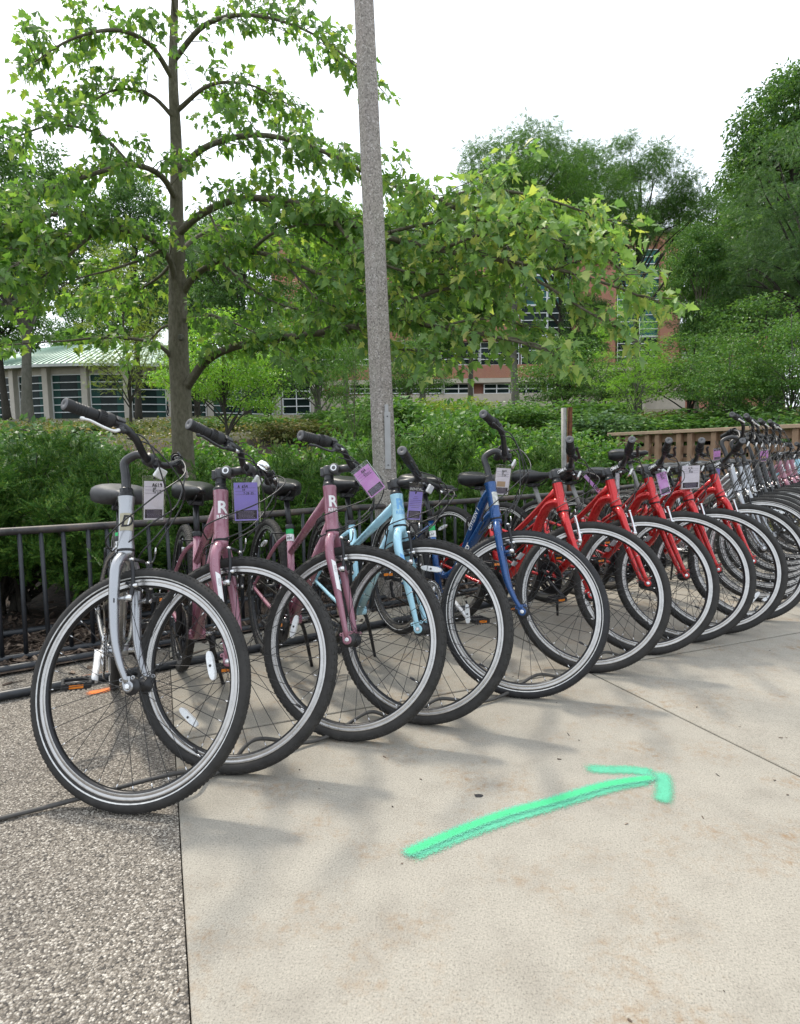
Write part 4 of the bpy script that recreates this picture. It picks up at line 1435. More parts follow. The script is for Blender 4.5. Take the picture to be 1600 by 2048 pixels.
# ------------------------------------------------------------------ the near maple
def maple():
    rs = np.random.RandomState(77)
    base = Vector((-2.19, 6.05, 0.0))
    root = empty('maple_tree', T(base))
    tag(root, 'near maple with mottled trunk and wide leafy branches across the top', 'tree')
    iv = root.matrix_world.inverted()
    tr = MB()
    tp = [at(370, 985, 6.05), at(366, 900, 6.05), at(362, 800, 6.05), at(357, 700, 6.05), at(356, 620, 6.04), at(355, 540, 6.03), at(354, 470, 6.0), at(353, 400, 6.0), at(352, 280, 5.98), at(346, 140, 5.95), at(352, -60, 5.9)]
    tp[0].z = -0.02
    tr_r = [0.135, 0.104, 0.098, 0.094, 0.088, 0.080, 0.066, 0.060, 0.052, 0.042, 0.026]
    path = catmull([iv @ p for p in tp], 5)
    tr.tube(path, [np.interp(i / (len(path) - 1) * 10, range(11), tr_r) for i in range(len(path))], 18)
    # pixel paths of the main limbs with their distance: real branches in depth
    B = [([(372, 775, 6.05), (388, 752, 5.95), (412, 722, 5.85), (450, 700, 5.7), (500, 686, 5.5), (560, 676, 5.3), (625, 668, 5.1), (690, 656, 5.0), (735, 650, 4.95), (800, 645, 4.85), (880, 655, 4.6), (960, 668, 4.3), (1060, 690, 4.15), (1140, 728, 4.05)], 0.046, 0.9, 0.42),
         ([(366, 585, 6.03), (382, 560, 5.95), (405, 540, 5.85), (440, 520, 5.7), (500, 505, 5.5), (560, 516, 5.35), (620, 540, 5.2), (690, 570, 5.1), (770, 600, 4.95)], 0.036, 0.8, 0.6),
         ([(352, 580, 6.03), (343, 530, 5.9), (325, 500, 5.75), (300, 478, 5.6), (262, 464, 5.4), (200, 455, 5.2), (120, 468, 5.0), (40, 472, 4.8), (-40, 480, 4.7)], 0.034, 1.0, 0.6),
         ([(348, 725, 6.05), (330, 700, 5.95), (300, 684, 5.85), (250, 676, 5.7), (190, 676, 5.5), (130, 682, 5.35), (60, 686, 5.2), (10, 692, 5.1)], 0.022, 0.45, 0.38),
         ([(370, 642, 6.04), (390, 632, 5.9), (420, 630, 5.75), (450, 640, 5.6), (500, 660, 5.4), (560, 700, 5.2), (620, 742, 5.05)], 0.020, 0.5, 0.35),
         ([(345, 650, 6.04), (325, 655, 6.1), (300, 680, 6.2), (270, 705, 6.3), (240, 718, 6.4)], 0.015, 0.25, 0.3),
         ([(354, 470, 6.0), (400, 430, 5.8), (470, 400, 5.5), (560, 400, 5.2), (660, 430, 5.0), (760, 470, 4.85), (880, 500, 4.55), (1000, 520, 4.25), (1120, 540, 4.1), (1220, 570, 4.0), (1300, 600, 3.95)], 0.036, 0.95, 0.46),
         ([(880, 500, 4.4), (960, 470, 4.3), (1040, 470, 4.2), (1120, 480, 4.1), (1190, 500, 4.05)], 0.014, 0.9, 0.36),
         ([(1000, 520, 4.25), (1090, 570, 4.1), (1170, 620, 4.0), (1240, 660, 3.95), (1290, 695, 3.9)], 0.013, 0.42, 0.28),
         ([(760, 600, 4.95), (820, 600, 4.8), (880, 580, 4.7), (950, 575, 4.6), (1030, 590, 4.5)], 0.024),
         ([(353, 400, 6.0), (320, 350, 5.7), (260, 330, 5.4), (180, 350, 5.1), (90, 380, 4.9), (10, 400, 4.8)], 0.032),
         ([(354, 340, 6.0), (420, 290, 5.7), (520, 270, 5.4), (640, 300, 5.1), (760, 360, 4.95), (880, 400, 4.7), (980, 420, 4.55)], 0.030),
         ([(352, 240, 5.96), (300, 190, 5.8), (230, 180, 5.6), (160, 220, 5.5)], 0.022),
         ([(356, 220, 5.96), (420, 170, 5.8), (500, 170, 5.7), (580, 210, 5.6)], 0.022),
         ([(347, 160, 5.95), (300, 90, 5.7), (230, 60, 5.4), (140, 80, 5.2), (60, 130, 5.0)], 0.026, 0.8, 0.6),
         ([(348, 120, 5.95), (410, 50, 5.7), (500, 30, 5.4), (610, 60, 5.2), (700, 120, 5.0)], 0.026, 0.8, 0.6),
         ([(352, 30, 5.9), (330, -40, 5.7), (250, -60, 5.5)], 0.02, 0.8, 0.6),
         ([(260, 330, 5.4), (200, 270, 5.2), (110, 250, 5.0), (20, 280, 4.9)], 0.018, 0.8, 0.6),
         ([(690, 655, 5.0), (720, 690, 4.95), (760, 700, 4.9), (820, 700, 4.75), (880, 720, 4.6)], 0.012),
         ([(362, 500, 6.0), (400, 470, 6.3), (450, 450, 6.6), (520, 460, 6.9), (600, 490, 7.1)], 0.024),
         ([(350, 520, 6.0), (310, 560, 6.3), (250, 590, 6.5), (180, 600, 6.6)], 0.018),
         ([(200, 455, 5.2), (150, 500, 5.0), (90, 550, 4.85), (30, 600, 4.7)], 0.016),
         ([(560, 516, 5.35), (600, 560, 5.2), (640, 600, 5.1), (700, 620, 5.0)], 0.014),
         ([(440, 520, 5.7), (480, 560, 5.6), (540, 600, 5.5), (600, 620, 5.4), (680, 630, 5.3)], 0.016, 0.9, 0.5),
         ([(880, 400, 4.7), (960, 380, 4.6), (1060, 390, 4.5), (1160, 420, 4.4), (1240, 450, 4.35)], 0.016, 0.9, 0.5),
         ([(760, 470, 4.85), (840, 450, 4.7), (920, 440, 4.6), (1000, 450, 4.5), (1090, 500, 4.4)], 0.016, 1.0, 0.5),
         ([(770, 600, 4.95), (850, 560, 4.85), (930, 530, 4.75), (1020, 540, 4.65)], 0.014, 1.0, 0.45),
         ([(880, 655, 4.6), (940, 640, 4.5), (1000, 640, 4.4), (1060, 655, 4.3)], 0.012, 0.9, 0.32),
         ([(560, 400, 5.2), (620, 460, 5.3), (680, 500, 5.3), (740, 520, 5.2), (820, 530, 5.1)], 0.016, 1.0, 0.5),
         ([(325, 500, 5.75), (280, 520, 5.6), (220, 540, 5.4), (150, 560, 5.2), (80, 600, 5.0)], 0.016, 0.7, 0.5),
         ([(420, 430, 5.7), (440, 470, 5.5), (470, 500, 5.4)], 0.012, 0.9, 0.4),
         ([(120, 468, 5.0), (80, 500, 4.7), (50, 520, 4.5), (10, 540, 4.35), (-40, 560, 4.2)], 0.018),
         ([(262, 464, 5.4), (200, 430, 5.1), (130, 425, 4.8), (60, 440, 4.6), (0, 450, 4.5)], 0.018),
         ([(880, 400, 4.6), (960, 440, 4.45), (1060, 450, 4.3), (1150, 470, 4.2), (1220, 520, 4.1), (1260, 560, 4.05)], 0.015, 0.7, 0.32),
         ([(660, 430, 4.9), (720, 500, 4.8), (800, 540, 4.7), (900, 550, 4.6), (960, 560, 4.5)], 0.016, 0.7, 0.4),
         ([(500, 505, 5.5), (540, 470, 5.3), (600, 450, 5.1), (680, 450, 5.0), (740, 440, 4.9)], 0.016)]
    LP, LD = [], []
    for ent in B:
        px, r = ent[0], ent[1]
        dens, lmax = (ent[2], ent[3]) if len(ent) > 2 else (1.0, 0.62)
        P = catmull([iv @ at(*p) for p in px], 6)
        tr.tube(P, [r * (1 - 0.86 * i / (len(P) - 1)) for i in range(len(P))], 8, cap=False)
        acc = 0.0
        for i in range(2, len(P)):
            acc += (P[i] - P[i - 1]).length
            nsub = 0
            while acc > 0.046:
                acc -= 0.046
                d = (P[i] - P[i - 1]).normalized()
                side = d.cross(Vector((0, 0, 1))).normalized() * (1 if rs.rand() < 0.5 else -1)
                fr = i / len(P)
                dirn = (d * rs.uniform(0.2, 0.8) + side * rs.uniform(0.2, 0.9) + Vector((0, 0, rs.uniform(-0.28, 0.30)))).normalized()
                Ls = rs.uniform(0.14, lmax) * (1.05 - 0.25 * fr)
                if rs.rand() > dens * 0.98:
                    continue
                if fr < 0.16 and rs.rand() < 0.75:
                    continue
                e = P[i] + dirn * Ls + Vector((0, 0, -0.05 * Ls))
                tw = limb_path(P[i], e, rs, 0.07)[::2]
                tr.tube(tw, [max(0.0035, r * 0.16), 0.0016], 5, cap=False)
                nl = int(Ls * 46) + 4
                for q in range(nl):
                    t = rs.uniform(0.2, 1.02)
                    k = min(len(tw) - 2, int(t * (len(tw) - 1)))
                    p = tw[k].lerp(tw[k + 1], min(1, t * (len(tw) - 1) - k))
                    az = Vector(rs.normal(0, 1, 3))
                    az = (az - dirn * az.dot(dirn)).normalized()
                    pt = p + (az * 0.05 + dirn * 0.02) * rs.uniform(0.4, 1.2)
                    LP.append(pt)
                    LD.append((az * 0.7 + dirn * 0.5 + Vector((0, 0, -0.75)), pt))
    link('trunk', tr, M['bark'], root)
    kn = MB()
    kc = iv @ at(361.5, 674, 5.958)
    kn.lathe([(0.0, 0.004), (0.012, 0.006), (0.021, 0.012), (0.028, 0.004), (0.032, -0.012)], kc, (0.05, -1, 0.05), 14)
    link('branch_scar', kn, M['bark_grey'], root)
    keep = []
    for k, p in enumerate(LP):        # nothing grows through the lamp pole
        wp = iv.inverted() @ p
        keep.append(not (abs(wp.x - (PB.x + (PT.x - PB.x) * wp.z / PT.z)) < 0.17 and wp.y < 4.42))
    LP = [p for p, q in zip(LP, keep) if q]
    LD = [p for p, q in zip(LD, keep) if q]
    Pn = np.array(LP)
    tip = np.array([d for d, _ in LD])
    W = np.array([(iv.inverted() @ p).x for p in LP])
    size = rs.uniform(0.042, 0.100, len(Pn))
    pale = (W > -0.15 + rs.normal(0, 0.5, len(W)))  # leaves towards the right take the copy coloured as if sunlit
    for nm, msk, mt in (('crown', ~pale, 'lf_maple'), ('sun_tinted_leaves', pale, 'lf_maple_sun_tint')):
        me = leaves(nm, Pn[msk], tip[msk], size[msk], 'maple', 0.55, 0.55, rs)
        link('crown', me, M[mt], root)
    return len(Pn)
n_maple = maple()
print('maple leaves', n_maple)

# ------------------------------------------------------------------ passer-by on the hill path
def person():
    fy = 62.0
    foot = at(336, 832, fy)
    root = empty('person', T(foot) @ Matrix.Rotation(math.radians(-70), 4, 'Z'))
    tag(root, 'person in a dark green top and black trousers walking by the pavilion', 'person')
    J = {'pelvis': (0, 0, 0.92, .15), 'waist': (0, 0, 1.08, .135), 'chest': (0.0, 0.01, 1.30, .16), 'neck': (0, 0.02, 1.47, .058), 'head0': (0, 0.03, 1.56, .085), 'head': (0, 0.035, 1.65, .095), 'top': (0, 0.02, 1.72, .06)}
    names = list(J)
    v = [J[k][:3] for k in names]
    r = [J[k][3] for k in names]
    e = [(i, i + 1) for i in range(len(v) - 1)]
    for s in (-1, 1):
        o = len(v)
        v += [(s * .09, 0, .86), (s * .10, .10 * s, .48), (s * .10, .02 * s - 0.06, .09), (s * .10, .10 + .02 * s, .03)]
        r += [.095, .062, .045, .035]
        e += [(0, o), (o, o + 1), (o + 1, o + 2), (o + 2, o + 3)]
        o = len(v)
        v += [(s * .19, 0, 1.40), (s * .22, -.05 * s, 1.13), (s * .20, .14, 1.0), (s * .18, .22, 1.02)]
        r += [.06, .045, .035, .03]
        e += [(2, o), (o, o + 1), (o + 1, o + 2), (o + 2, o + 3)]
    me = bpy.data.meshes.new('tmp')
    me.from_pydata(v, e, [])
    ob = bpy.data.objects.new('tmp', me)
    COL.objects.link(ob)
    sk = ob.modifiers.new('s', 'SKIN')
    for i, sv in enumerate(me.skin_vertices[0].data):
        sv.radius = (r[i], r[i] * 0.8)
        sv.use_root = (i == 0)
    sb = ob.modifiers.new('u', 'SUBSURF')
    sb.levels = 1
    dg = bpy.context.evaluated_depsgraph_get()
    m2 = bpy.data.meshes.new_from_object(ob.evaluated_get(dg))
    bpy.data.objects.remove(ob)
    mats = [simple('skin', (0.50, 0.30, 0.22), 0.6), simple('green_shirt', (0.02, 0.075, 0.05), 0.9), simple('black_trousers', (0.015, 0.015, 0.018), 0.9), simple('dark_hair', (0.02, 0.014, 0.01), 0.7)]
    m2.materials.clear()
    for m in mats:
        m2.materials.append(m)
    for p in m2.polygons:
        c = p.center
        k = 0
        if c.z > 1.64 or (c.z > 1.52 and c.y < 0.02):
            k = 3
        elif c.z > 1.47:
            k = 0
        elif c.z < 0.95 and abs(c.x) < 0.17:
            k = 2
        elif c.z > 1.12 or abs(c.x) < 0.16:
            k = 1
        p.material_index = k
        p.use_smooth = True
    link('body', m2, None, root)
person()

# ------------------------------------------------------------------ bicycles
WR, WT = 0.348, 0.019
TH = math.radians(71)
RAKE, LF = 0.045, 0.415
BU = Vector((-math.cos(TH), 0, math.sin(TH)))            # steering axis, upwards
BFW = Vector((math.sin(TH), 0, math.cos(TH)))            # forward, square to the axis
BA = Vector((0, 0, WR))                                  # front axle
BP0 = BA - BFW * RAKE
REAR = Vector((-1.05, 0, WR))
BB = Vector((-0.60, 0, 0.285))
SEATDIR = Vector((-0.285, 0, 0.9585))
Yv = Vector((0, 1, 0))
CACHE = {}

def cached(key, fn):
    if key not in CACHE:
        CACHE[key] = fn()
    return CACHE[key]

def put(name, me, mats, parent, mw=None):
    """object with shared mesh, materials on the object"""
    o = bpy.data.objects.new(name, me)
    COL.objects.link(o)
    mats = mats if isinstance(mats, (list, tuple)) else [mats]
    while len(me.materials) < len(mats):
        me.materials.append(None)
    for i, m in enumerate(mats):
        o.material_slots[i].link = 'OBJECT'
        o.material_slots[i].material = m
    o.parent = parent
    if mw is not None:
        o.matrix_local = mw
    return o

# ---- text -------------------------------------------------------------------
def text_mesh(s, size=1.0, bold=0.0, shear=0.0, spacing=1.0):
    key = ('txt', s, size, bold, shear, spacing)
    def mk():
        cu = bpy.data.curves.new('t', 'FONT')
        cu.body = s
        cu.size = size
        cu.offset = bold * size
        cu.shear = shear
        cu.space_character = spacing
        cu.align_x = 'CENTER'
        cu.align_y = 'CENTER'
        cu.resolution_u = 3
        ob = bpy.data.objects.new('t', cu)
        COL.objects.link(ob)
        bpy.context.view_layer.update()
        me = bpy.data.meshes.new_from_object(ob.evaluated_get(bpy.context.evaluated_depsgraph_get()))
        bpy.data.objects.remove(ob)
        bpy.data.curves.remove(cu)
        bm = bmesh.new()
        bm.from_mesh(me)
        bmesh.ops.triangulate(bm, faces=bm.faces)
        for _ in range(3):
            ed = [e for e in bm.edges if e.calc_length() > 0.006]
            if not ed or len(bm.verts) > 4000:
                break
            bmesh.ops.subdivide_edges(bm, edges=ed, cuts=1)
            bmesh.ops.triangulate(bm, faces=bm.faces)
        vs = [tuple(v.co) for v in bm.verts]
        bm.verts.index_update()
        fs = [tuple(v.index for v in f.verts) for f in bm.faces]
        bm.free()
        bpy.data.meshes.remove(me)
        return vs, fs
    return cached(key, mk)

def patch(w, h, nx=8, ny=2, skew=0.0):
    vs = [(-w / 2 + w * i / nx + skew * (j / ny - 0.5), -h / 2 + h * j / ny, 0) for j in range(ny + 1) for i in range(nx + 1)]
    fs = [(j * (nx + 1) + i, j * (nx + 1) + i + 1, (j + 1) * (nx + 1) + i + 1, (j + 1) * (nx + 1) + i) for j in range(ny) for i in range(nx)]
    return vs, fs

def wrap(geo, o, right, up, nrm, r, axis, lift=0.0007):
    """bend flat lettering round a tube; axis 'up' or 'right' runs along the tube."""
    o, right, up, nrm = Vector(o), Vector(right).normalized(), Vector(up).normalized(), Vector(nrm).normalized()
    rr = r + lift
    out = []
    for (x, y, _) in geo[0]:
        if axis == 'up':
            a = x / rr
            out.append(o + up * y + nrm * (rr * math.cos(a)) + right * (rr * math.sin(a)))
        else:
            a = y / rr
            out.append(o + right * x + nrm * (rr * math.cos(a)) + up * (rr * math.sin(a)))
    return out, geo[1]

def decal(name, geo, mat, parent, mw=None):
    mb = MB()
    mb.add(geo[0], geo[1])
    o = link(name, mb, mat, parent)
    if mw is not None:
        o.matrix_local = mw
    return o

# ---- wheel meshes (axle along Y at the origin) ------------------------------
def tyre_mesh(kind):
    mb = MB()
    n = 96
    cr = WR - WT
    prof = []
    for k in range(20):
        a = 2 * math.pi * k / 20
        prof.append((cr + WT * math.cos(a) * (0.97 if kind == 'knob' else 1.0), WT * math.sin(a)))
    mb.lathe(prof, (0, 0, 0), Yv, n, 0, closed=True)
    if kind == 'stripe':
        for s in (-1, 1):
            a0, a1 = math.radians(112), math.radians(123)
            pr = [(cr + (WT + 0.0006) * math.cos(a), s * (WT + 0.0006) * math.sin(a)) for a in (a0, (a0 + a1) / 2, a1)]
            mb.lathe(pr, (0, 0, 0), Yv, n, 1)
    # tread
    if kind == 'knob':
        m = 104
        for (ang, la, lw, hh) in ((62, 0.55, 0.0085, 0.0030), (36, 0.5, 0.006, 0.0026), (12, 0.6, 0.0055, 0.0022)):
            for s in (-1, 1):
                for k in range(m):
                    if ang == 62 and k % 2:
                        continue
                    ph = 2 * math.pi * (k + (0.5 if s > 0 else 0) + ang * 0.01) / m
                    e = Vector((math.cos(ph), 0, math.sin(ph)))
                    tdir = Vector((-math.sin(ph), 0, math.cos(ph)))
                    a = math.radians(ang) * s
                    nrm = e * math.cos(a) + Yv * math.sin(a)
                    c = e * cr + nrm * (WT * 0.985)
                    mb.box(c, (2 * math.pi * WR / m * (1.2 if ang == 62 else la), lw, hh), tdir, nrm.cross(tdir), taper=0.8)
    else:
        m = 150
        for s in (-1, 1):
            for k in range(m):
                ph = 2 * math.pi * (k + (0.5 if s > 0 else 0)) / m
                e = Vector((math.cos(ph), 0, math.sin(ph)))
                tdir = Vector((-math.sin(ph), 0, math.cos(ph)))
                a = math.radians(24) * s
                nrm = e * math.cos(a) + Yv * math.sin(a)
                b = (nrm.cross(tdir) + tdir * 0.9 * s).normalized()
                mb.box(e * cr + nrm * (WT + 0.0001), (0.0045, 0.015, 0.0012), nrm.cross(b), b)
    return mb.mesh('tyre')

def rim_mesh():
    mb = MB()
    out, inn, w = 0.3135, 0.2885, 0.0118
    side = [(out, w), (out - 0.003, w + 0.0012), (out - 0.0085, w), (out - 0.0095, w - 0.0010), (out - 0.0105, w), (out - 0.0185, w - 0.0006)]
    inner = [(out - 0.0185, w - 0.0006), (inn + 0.002, 0.0075), (inn, 0.0045), (inn, -0.0045), (inn + 0.002, -0.0075), (out - 0.0185, -(w - 0.0006))]
    mb.lathe(side, (0, 0, 0), Yv, 96, 0)
    mb.lathe([(r, -y) for r, y in side][::-1], (0, 0, 0), Yv, 96, 0)
    mb.lathe(inner, (0, 0, 0), Yv, 96, 1)
    mb.lathe([(out, -w), (out - 0.004, 0), (out, w)], (0, 0, 0), Yv, 96, 1)
    return mb.mesh('rim')

def hub_mesh(rear):
    mb = MB()
    h = 0.048 if not rear else 0.062
    prof = [(0.0045, -h - 0.012), (0.0045, -h - 0.003), (0.0105, -h - 0.003), (0.0105, -h + 0.006), (0.014, -h + 0.009), (0.0255, -0.036), (0.0255, -0.032), (0.0135, -0.027),
            (0.0125, 0), (0.0135, 0.027), (0.0255, 0.032), (0.0255, 0.036), (0.014, h - 0.009), (0.0105, h - 0.006), (0.0105, h + 0.003), (0.0045, h + 0.003), (0.0045, h + 0.012)]
    mb.lathe(prof, (0, 0, 0), Yv, 20, 0, cap=True)
    for s in (-1, 1):      # axle nuts
        mb.lathe([(0.0085, s * (h + 0.003)), (0.0085, s * (h + 0.011)), (0.0055, s * (h + 0.0125))], (0, 0, 0), Yv, 6, 1, smooth=False, cap=True)
    return mb.mesh('hub')

def spokes_mesh(cross=3, n=32):
    mb = MB()
    for k in range(n):
        s = 1 if k % 2 else -1
        a_r = 2 * math.pi * k / n
        sgn = 1 if (k // 2) % 2 else -1
        a_h = a_r + sgn * 2 * math.pi * cross * 2 / n * 0.92
        p0 = Vector((math.cos(a_h) * 0.0235, s * 0.034, math.sin(a_h) * 0.0235))
        p1 = Vector((math.cos(a_r) * 0.2886, s * 0.002, math.sin(a_r) * 0.2886))
        mb.tube([p0, p1], 0.00105, 4, 0, cap=False)
        d = (p1 - p0).normalized()
        mb.tube([p1 - d * 0.014, p1 - d * 0.001], 0.0019, 5, 1)
    return mb.mesh('spokes')

def reflector_mesh():
    """rounded clear bar 0.085 long, sits between spokes (local X along radius)"""
    mb = MB()
    N_ = 14
    prof = []
    for k in range(N_):
        a = 2 * math.pi * k / N_
        x = 0.043 * math.copysign(abs(math.cos(a)) ** 0.45, math.cos(a))
        z = 0.0115 * math.copysign(abs(math.sin(a)) ** 0.7, math.sin(a)) * (1 - 0.25 * (x / 0.043) ** 2)
        prof.append((x, z))
    vs = [(x, -0.005, z) for x, z in prof] + [(x * 0.95, -0.0075, z * 0.88) for x, z in prof] + [(x, 0.005, z) for x, z in prof] + [(x * 0.95, 0.0075, z * 0.88) for x, z in prof]
    n = N_
    fs = [tuple(range(n, 2 * n)), tuple(range(4 * n - 1, 3 * n - 1, -1))]
    for k in range(n):
        j = (k + 1) % n
        fs += [(k, j, n + j, n + k), (2 * n + j, 2 * n + k, 3 * n + k, 3 * n + j), (k, 2 * n + k, 2 * n + j, j)]
    mb.add(vs, fs, 0, False)
    mb.lathe([(0.004, -0.009), (0.004, 0.009)], (0, 0, 0), Yv, 8, 1, cap=True)
    return mb.mesh('reflector')

def valve_mesh():
    mb = MB()
    mb.tube([(0.2886, 0, 0), (0.266, 0, 0)], 0.0035, 8)
    mb.tube([(0.268, 0, 0), (0.252, 0, 0)], 0.0046, 8)
    return mb.mesh('valve')

def wheel(root, mw, kind, spoke_m, rear=False, refl=(0.6,), rot=0.0, tyre_m='rubber', cross=3, name='front_wheel', rim_m='rim', hubs='black'):
    w = put(name, cached(('spk', cross), lambda: spokes_mesh(cross)), [M[spoke_m], M['alloy']], root, mw @ Matrix.Rotation(rot, 4, 'Y'))
    put('tyre', cached(('tyre', kind), lambda: tyre_mesh(kind)), [M[tyre_m], M['stripe']], w)
    put('rim', cached('rim', rim_mesh), [M[rim_m], M['black_alloy']], w)
    put('hub', cached(('hub', rear), lambda: hub_mesh(rear)), [M[hubs], M['alloy']], w)
    put('valve', cached('valve', valve_mesh), M['black'], w)
    for a in refl:
        r = 0.232
        put('reflector', cached('refl', reflector_mesh), [M['reflector'], M['dark_grey']], w,
            Matrix.Rotation(-(a + rot), 4, 'Y') @ T(r, 0.0, 0) @ Matrix.Rotation(math.pi / 2, 4, 'Y'))
    return w

# ---- frames -----------------------------------------------------------------
def frame_mesh(style, ht):
    mb = MB()
    hb = BP0 + BU * LF
    htp = BP0 + BU * (LF + ht)
    rh = 0.0235 if style in ('city', 'step') else 0.0255
    if style == 'hybrid':
        mb.lathe([(rh + .001, 0), (rh + .0015, 0.012), (rh, 0.02), (rh, ht - 0.02), (rh + .0012, ht - 0.012), (rh + .001, ht)], hb, BU, 28)
    elif style == 'red':
        mb.lathe([(rh + .004, 0), (rh + .004, 0.02), (rh - .001, ht * .45), (rh - .001, ht)], hb, BU, 28)
    else:
        mb.lathe([(rh + .003, 0), (rh + .002, 0.012), (rh - .0005, 0.03), (rh - .0005, ht - 0.03), (rh + .002, ht - 0.01), (rh + .003, ht)], hb, BU, 28)
    st_len = {'hybrid': 0.43, 'red': 0.40, 'city': 0.44, 'step': 0.42}[style]
    st_top = BB + SEATDIR * st_len
    mb.tube([BB, st_top], 0.0165, 14)
    mb.lathe([(0.021, -0.035), (0.021, 0.035)], BB, Yv, 18, cap=True)
    if style == 'hybrid':
        j = BB + SEATDIR * 0.30
        mb.tube([htp - BU * 0.035, (htp - BU * 0.035).lerp(j, 0.5), j], [0.0185, 0.018, 0.0150], 14)
        mb.tube([hb + BU * 0.038, (hb + BU * 0.038).lerp(BB, 0.5), BB], [0.0215, 0.0235, 0.024], 14)
    elif style == 'red':
        j = BB + SEATDIR * 0.20
        mb.tube(catmull([htp - BU * 0.025, (htp - BU * 0.025).lerp(j, 0.5) + Vector((0, 0, -0.012)), j], 4), [0.0165, 0.0155, 0.0135], 12)
        mb.tube(catmull([hb + BU * 0.05, hb + BU * 0.05 + Vector((-0.10, 0, -0.05)), hb.lerp(BB, 0.55) + Vector((0.0, 0, 0.005)), BB + Vector((0.0, 0, 0.01))], 4), [0.029, 0.028, 0.026, 0.023], 14, flat=0.86)
        mb.tube([BB + SEATDIR * 0.34, (BB + SEATDIR * 0.34).lerp(htp - BU * 0.025, 0.35) + Vector((0, 0, -0.11))], [0.009, 0.009], 8)
    elif style == 'step':
        j = BB + SEATDIR * 0.16
        a = htp - BU * 0.03
        mb.tube(catmull([a, a + Vector((-0.055, 0, -0.06)), a + Vector((-0.15, 0, -0.225)), a + Vector((-0.235, 0, -0.375)), j + Vector((0.085, 0, -0.03)), j], 5), [0.0205, 0.02, 0.019, 0.018, 0.017, 0.016], 14)
        b = hb + BU * 0.03
        mb.tube(catmull([b, b + Vector((-0.06, 0, -0.045)), b.lerp(BB, 0.45) + Vector((-0.015, 0, -0.0)), b.lerp(BB, 0.8) + Vector((0, 0, -0.02)), BB], 5), [0.0215, 0.022, 0.0225, 0.022, 0.021], 14)
    else:
        j = BB + SEATDIR * 0.25
        a = htp - BU * 0.035
        mb.tube(catmull([a, a.lerp(j, 0.5) + Vector((0, 0, -0.045)), j], 6), [0.0180, 0.0172, 0.0155], 12)
        mb.tube([hb + BU * 0.032, BB], [0.0205, 0.0205], 12)
    for s in (-1, 1):
        e = REAR + Vector((0, s * 0.066, 0))
        mb.tube(catmull([BB + Vector((-0.03, s * 0.026, 0)), BB + Vector((-0.16, s * 0.05, 0.012)), BB.lerp(e, 0.75) + Vector((0, s * 0.016, 0.0)), e], 4), [0.011, 0.0105, 0.009, 0.008], 10)
        tp = BB + SEATDIR * (st_len - 0.05)
        mb.tube(catmull([tp + Vector((-0.006, s * 0.012, 0)), tp + Vector((-0.07, s * 0.042, -0.055)), tp.lerp(e, 0.6) + Vector((0, s * 0.022, 0)), e + Vector((0.004, 0, 0.01))], 5), [0.0095, 0.0095, 0.008, 0.007], 10)
        mb.box(e, (0.035, 0.006, 0.04), (1, 0, 0))
    return mb.mesh('frame'), st_top

def fork_mesh(style):
    mb = MB()
    top = BP0 + BU * LF
    mb.lathe([(0.022, -0.030), (0.0245, -0.012), (0.0245, -0.001)], top, BU, 24, cap=True)
    for s in (-1, 1):
        def q(t, y, f):
            return BP0 + BU * t + Vector((0, s * y, 0)) + BFW * f
        if style == 'curved':
            pts = [q(LF - .020, .004, 0), q(LF - .034, .030, 0.0), q(LF - .062, .0495, 0), q(LF - .11, .0555, 0), q(.24, .057, 0), q(.14, .0565, .004), q(.07, .0545, .019), q(.012, .0525, RAKE - .004)]
            rad = [0.0165, 0.0165, 0.0165, 0.0160, 0.0150, 0.0125, 0.0100, 0.0080]
        elif style == 'red':
            pts = [q(LF - .018, .006, 0), q(LF - .030, .034, 0.001), q(LF - .062, .0535, 0.003), q(LF - .11, .0575, .006), q(.25, .059, .012), q(.14, .0565, .024), q(.012, .0535, RAKE - .002)]
            rad = [0.0195, 0.0195, 0.0185, 0.0180, 0.0170, 0.0135, 0.0095]
        else:
            pts = [q(LF - .020, .006, 0), q(LF - .034, .032, 0.001), q(LF - .066, .0515, 0.002), q(LF - .11, .0560, .004), q(.24, .0575, .014), q(.13, .0560, .029), q(.012, .0530, RAKE - .001)]
            rad = [0.0175, 0.0178, 0.0175, 0.0172, 0.0155, 0.0125, 0.0085]
        P = catmull(pts, 5)
        mb.tube(P, [np.interp(i / (len(P) - 1) * (len(pts) - 1), range(len(pts)), rad) for i in range(len(P))], 14)
        # dropout plate
        c = q(0.0, .0530, RAKE)
        mb.lathe([(0.0065, -0.0028), (0.0165, -0.0028), (0.0165, 0.0028), (0.0065, 0.0028)], c, Yv, 16, closed=True)
        mb.box(q(.016, .0532, RAKE - .004), (0.024, 0.005, 0.026), BFW, Yv)
        for (a, b) in ((.020, -.020), (.024, .016)):
            mb.lathe([(0.003, -0.0027), (0.0062, -0.0027), (0.0062, 0.0027), (0.003, 0.0027)], q(a, .0533, RAKE + b), Yv, 10, closed=True)
        # brake boss
        mb.tube([q(.255, .056, .012), q(.255, .052, .042)], 0.0065, 8)
    return mb.mesh('fork')

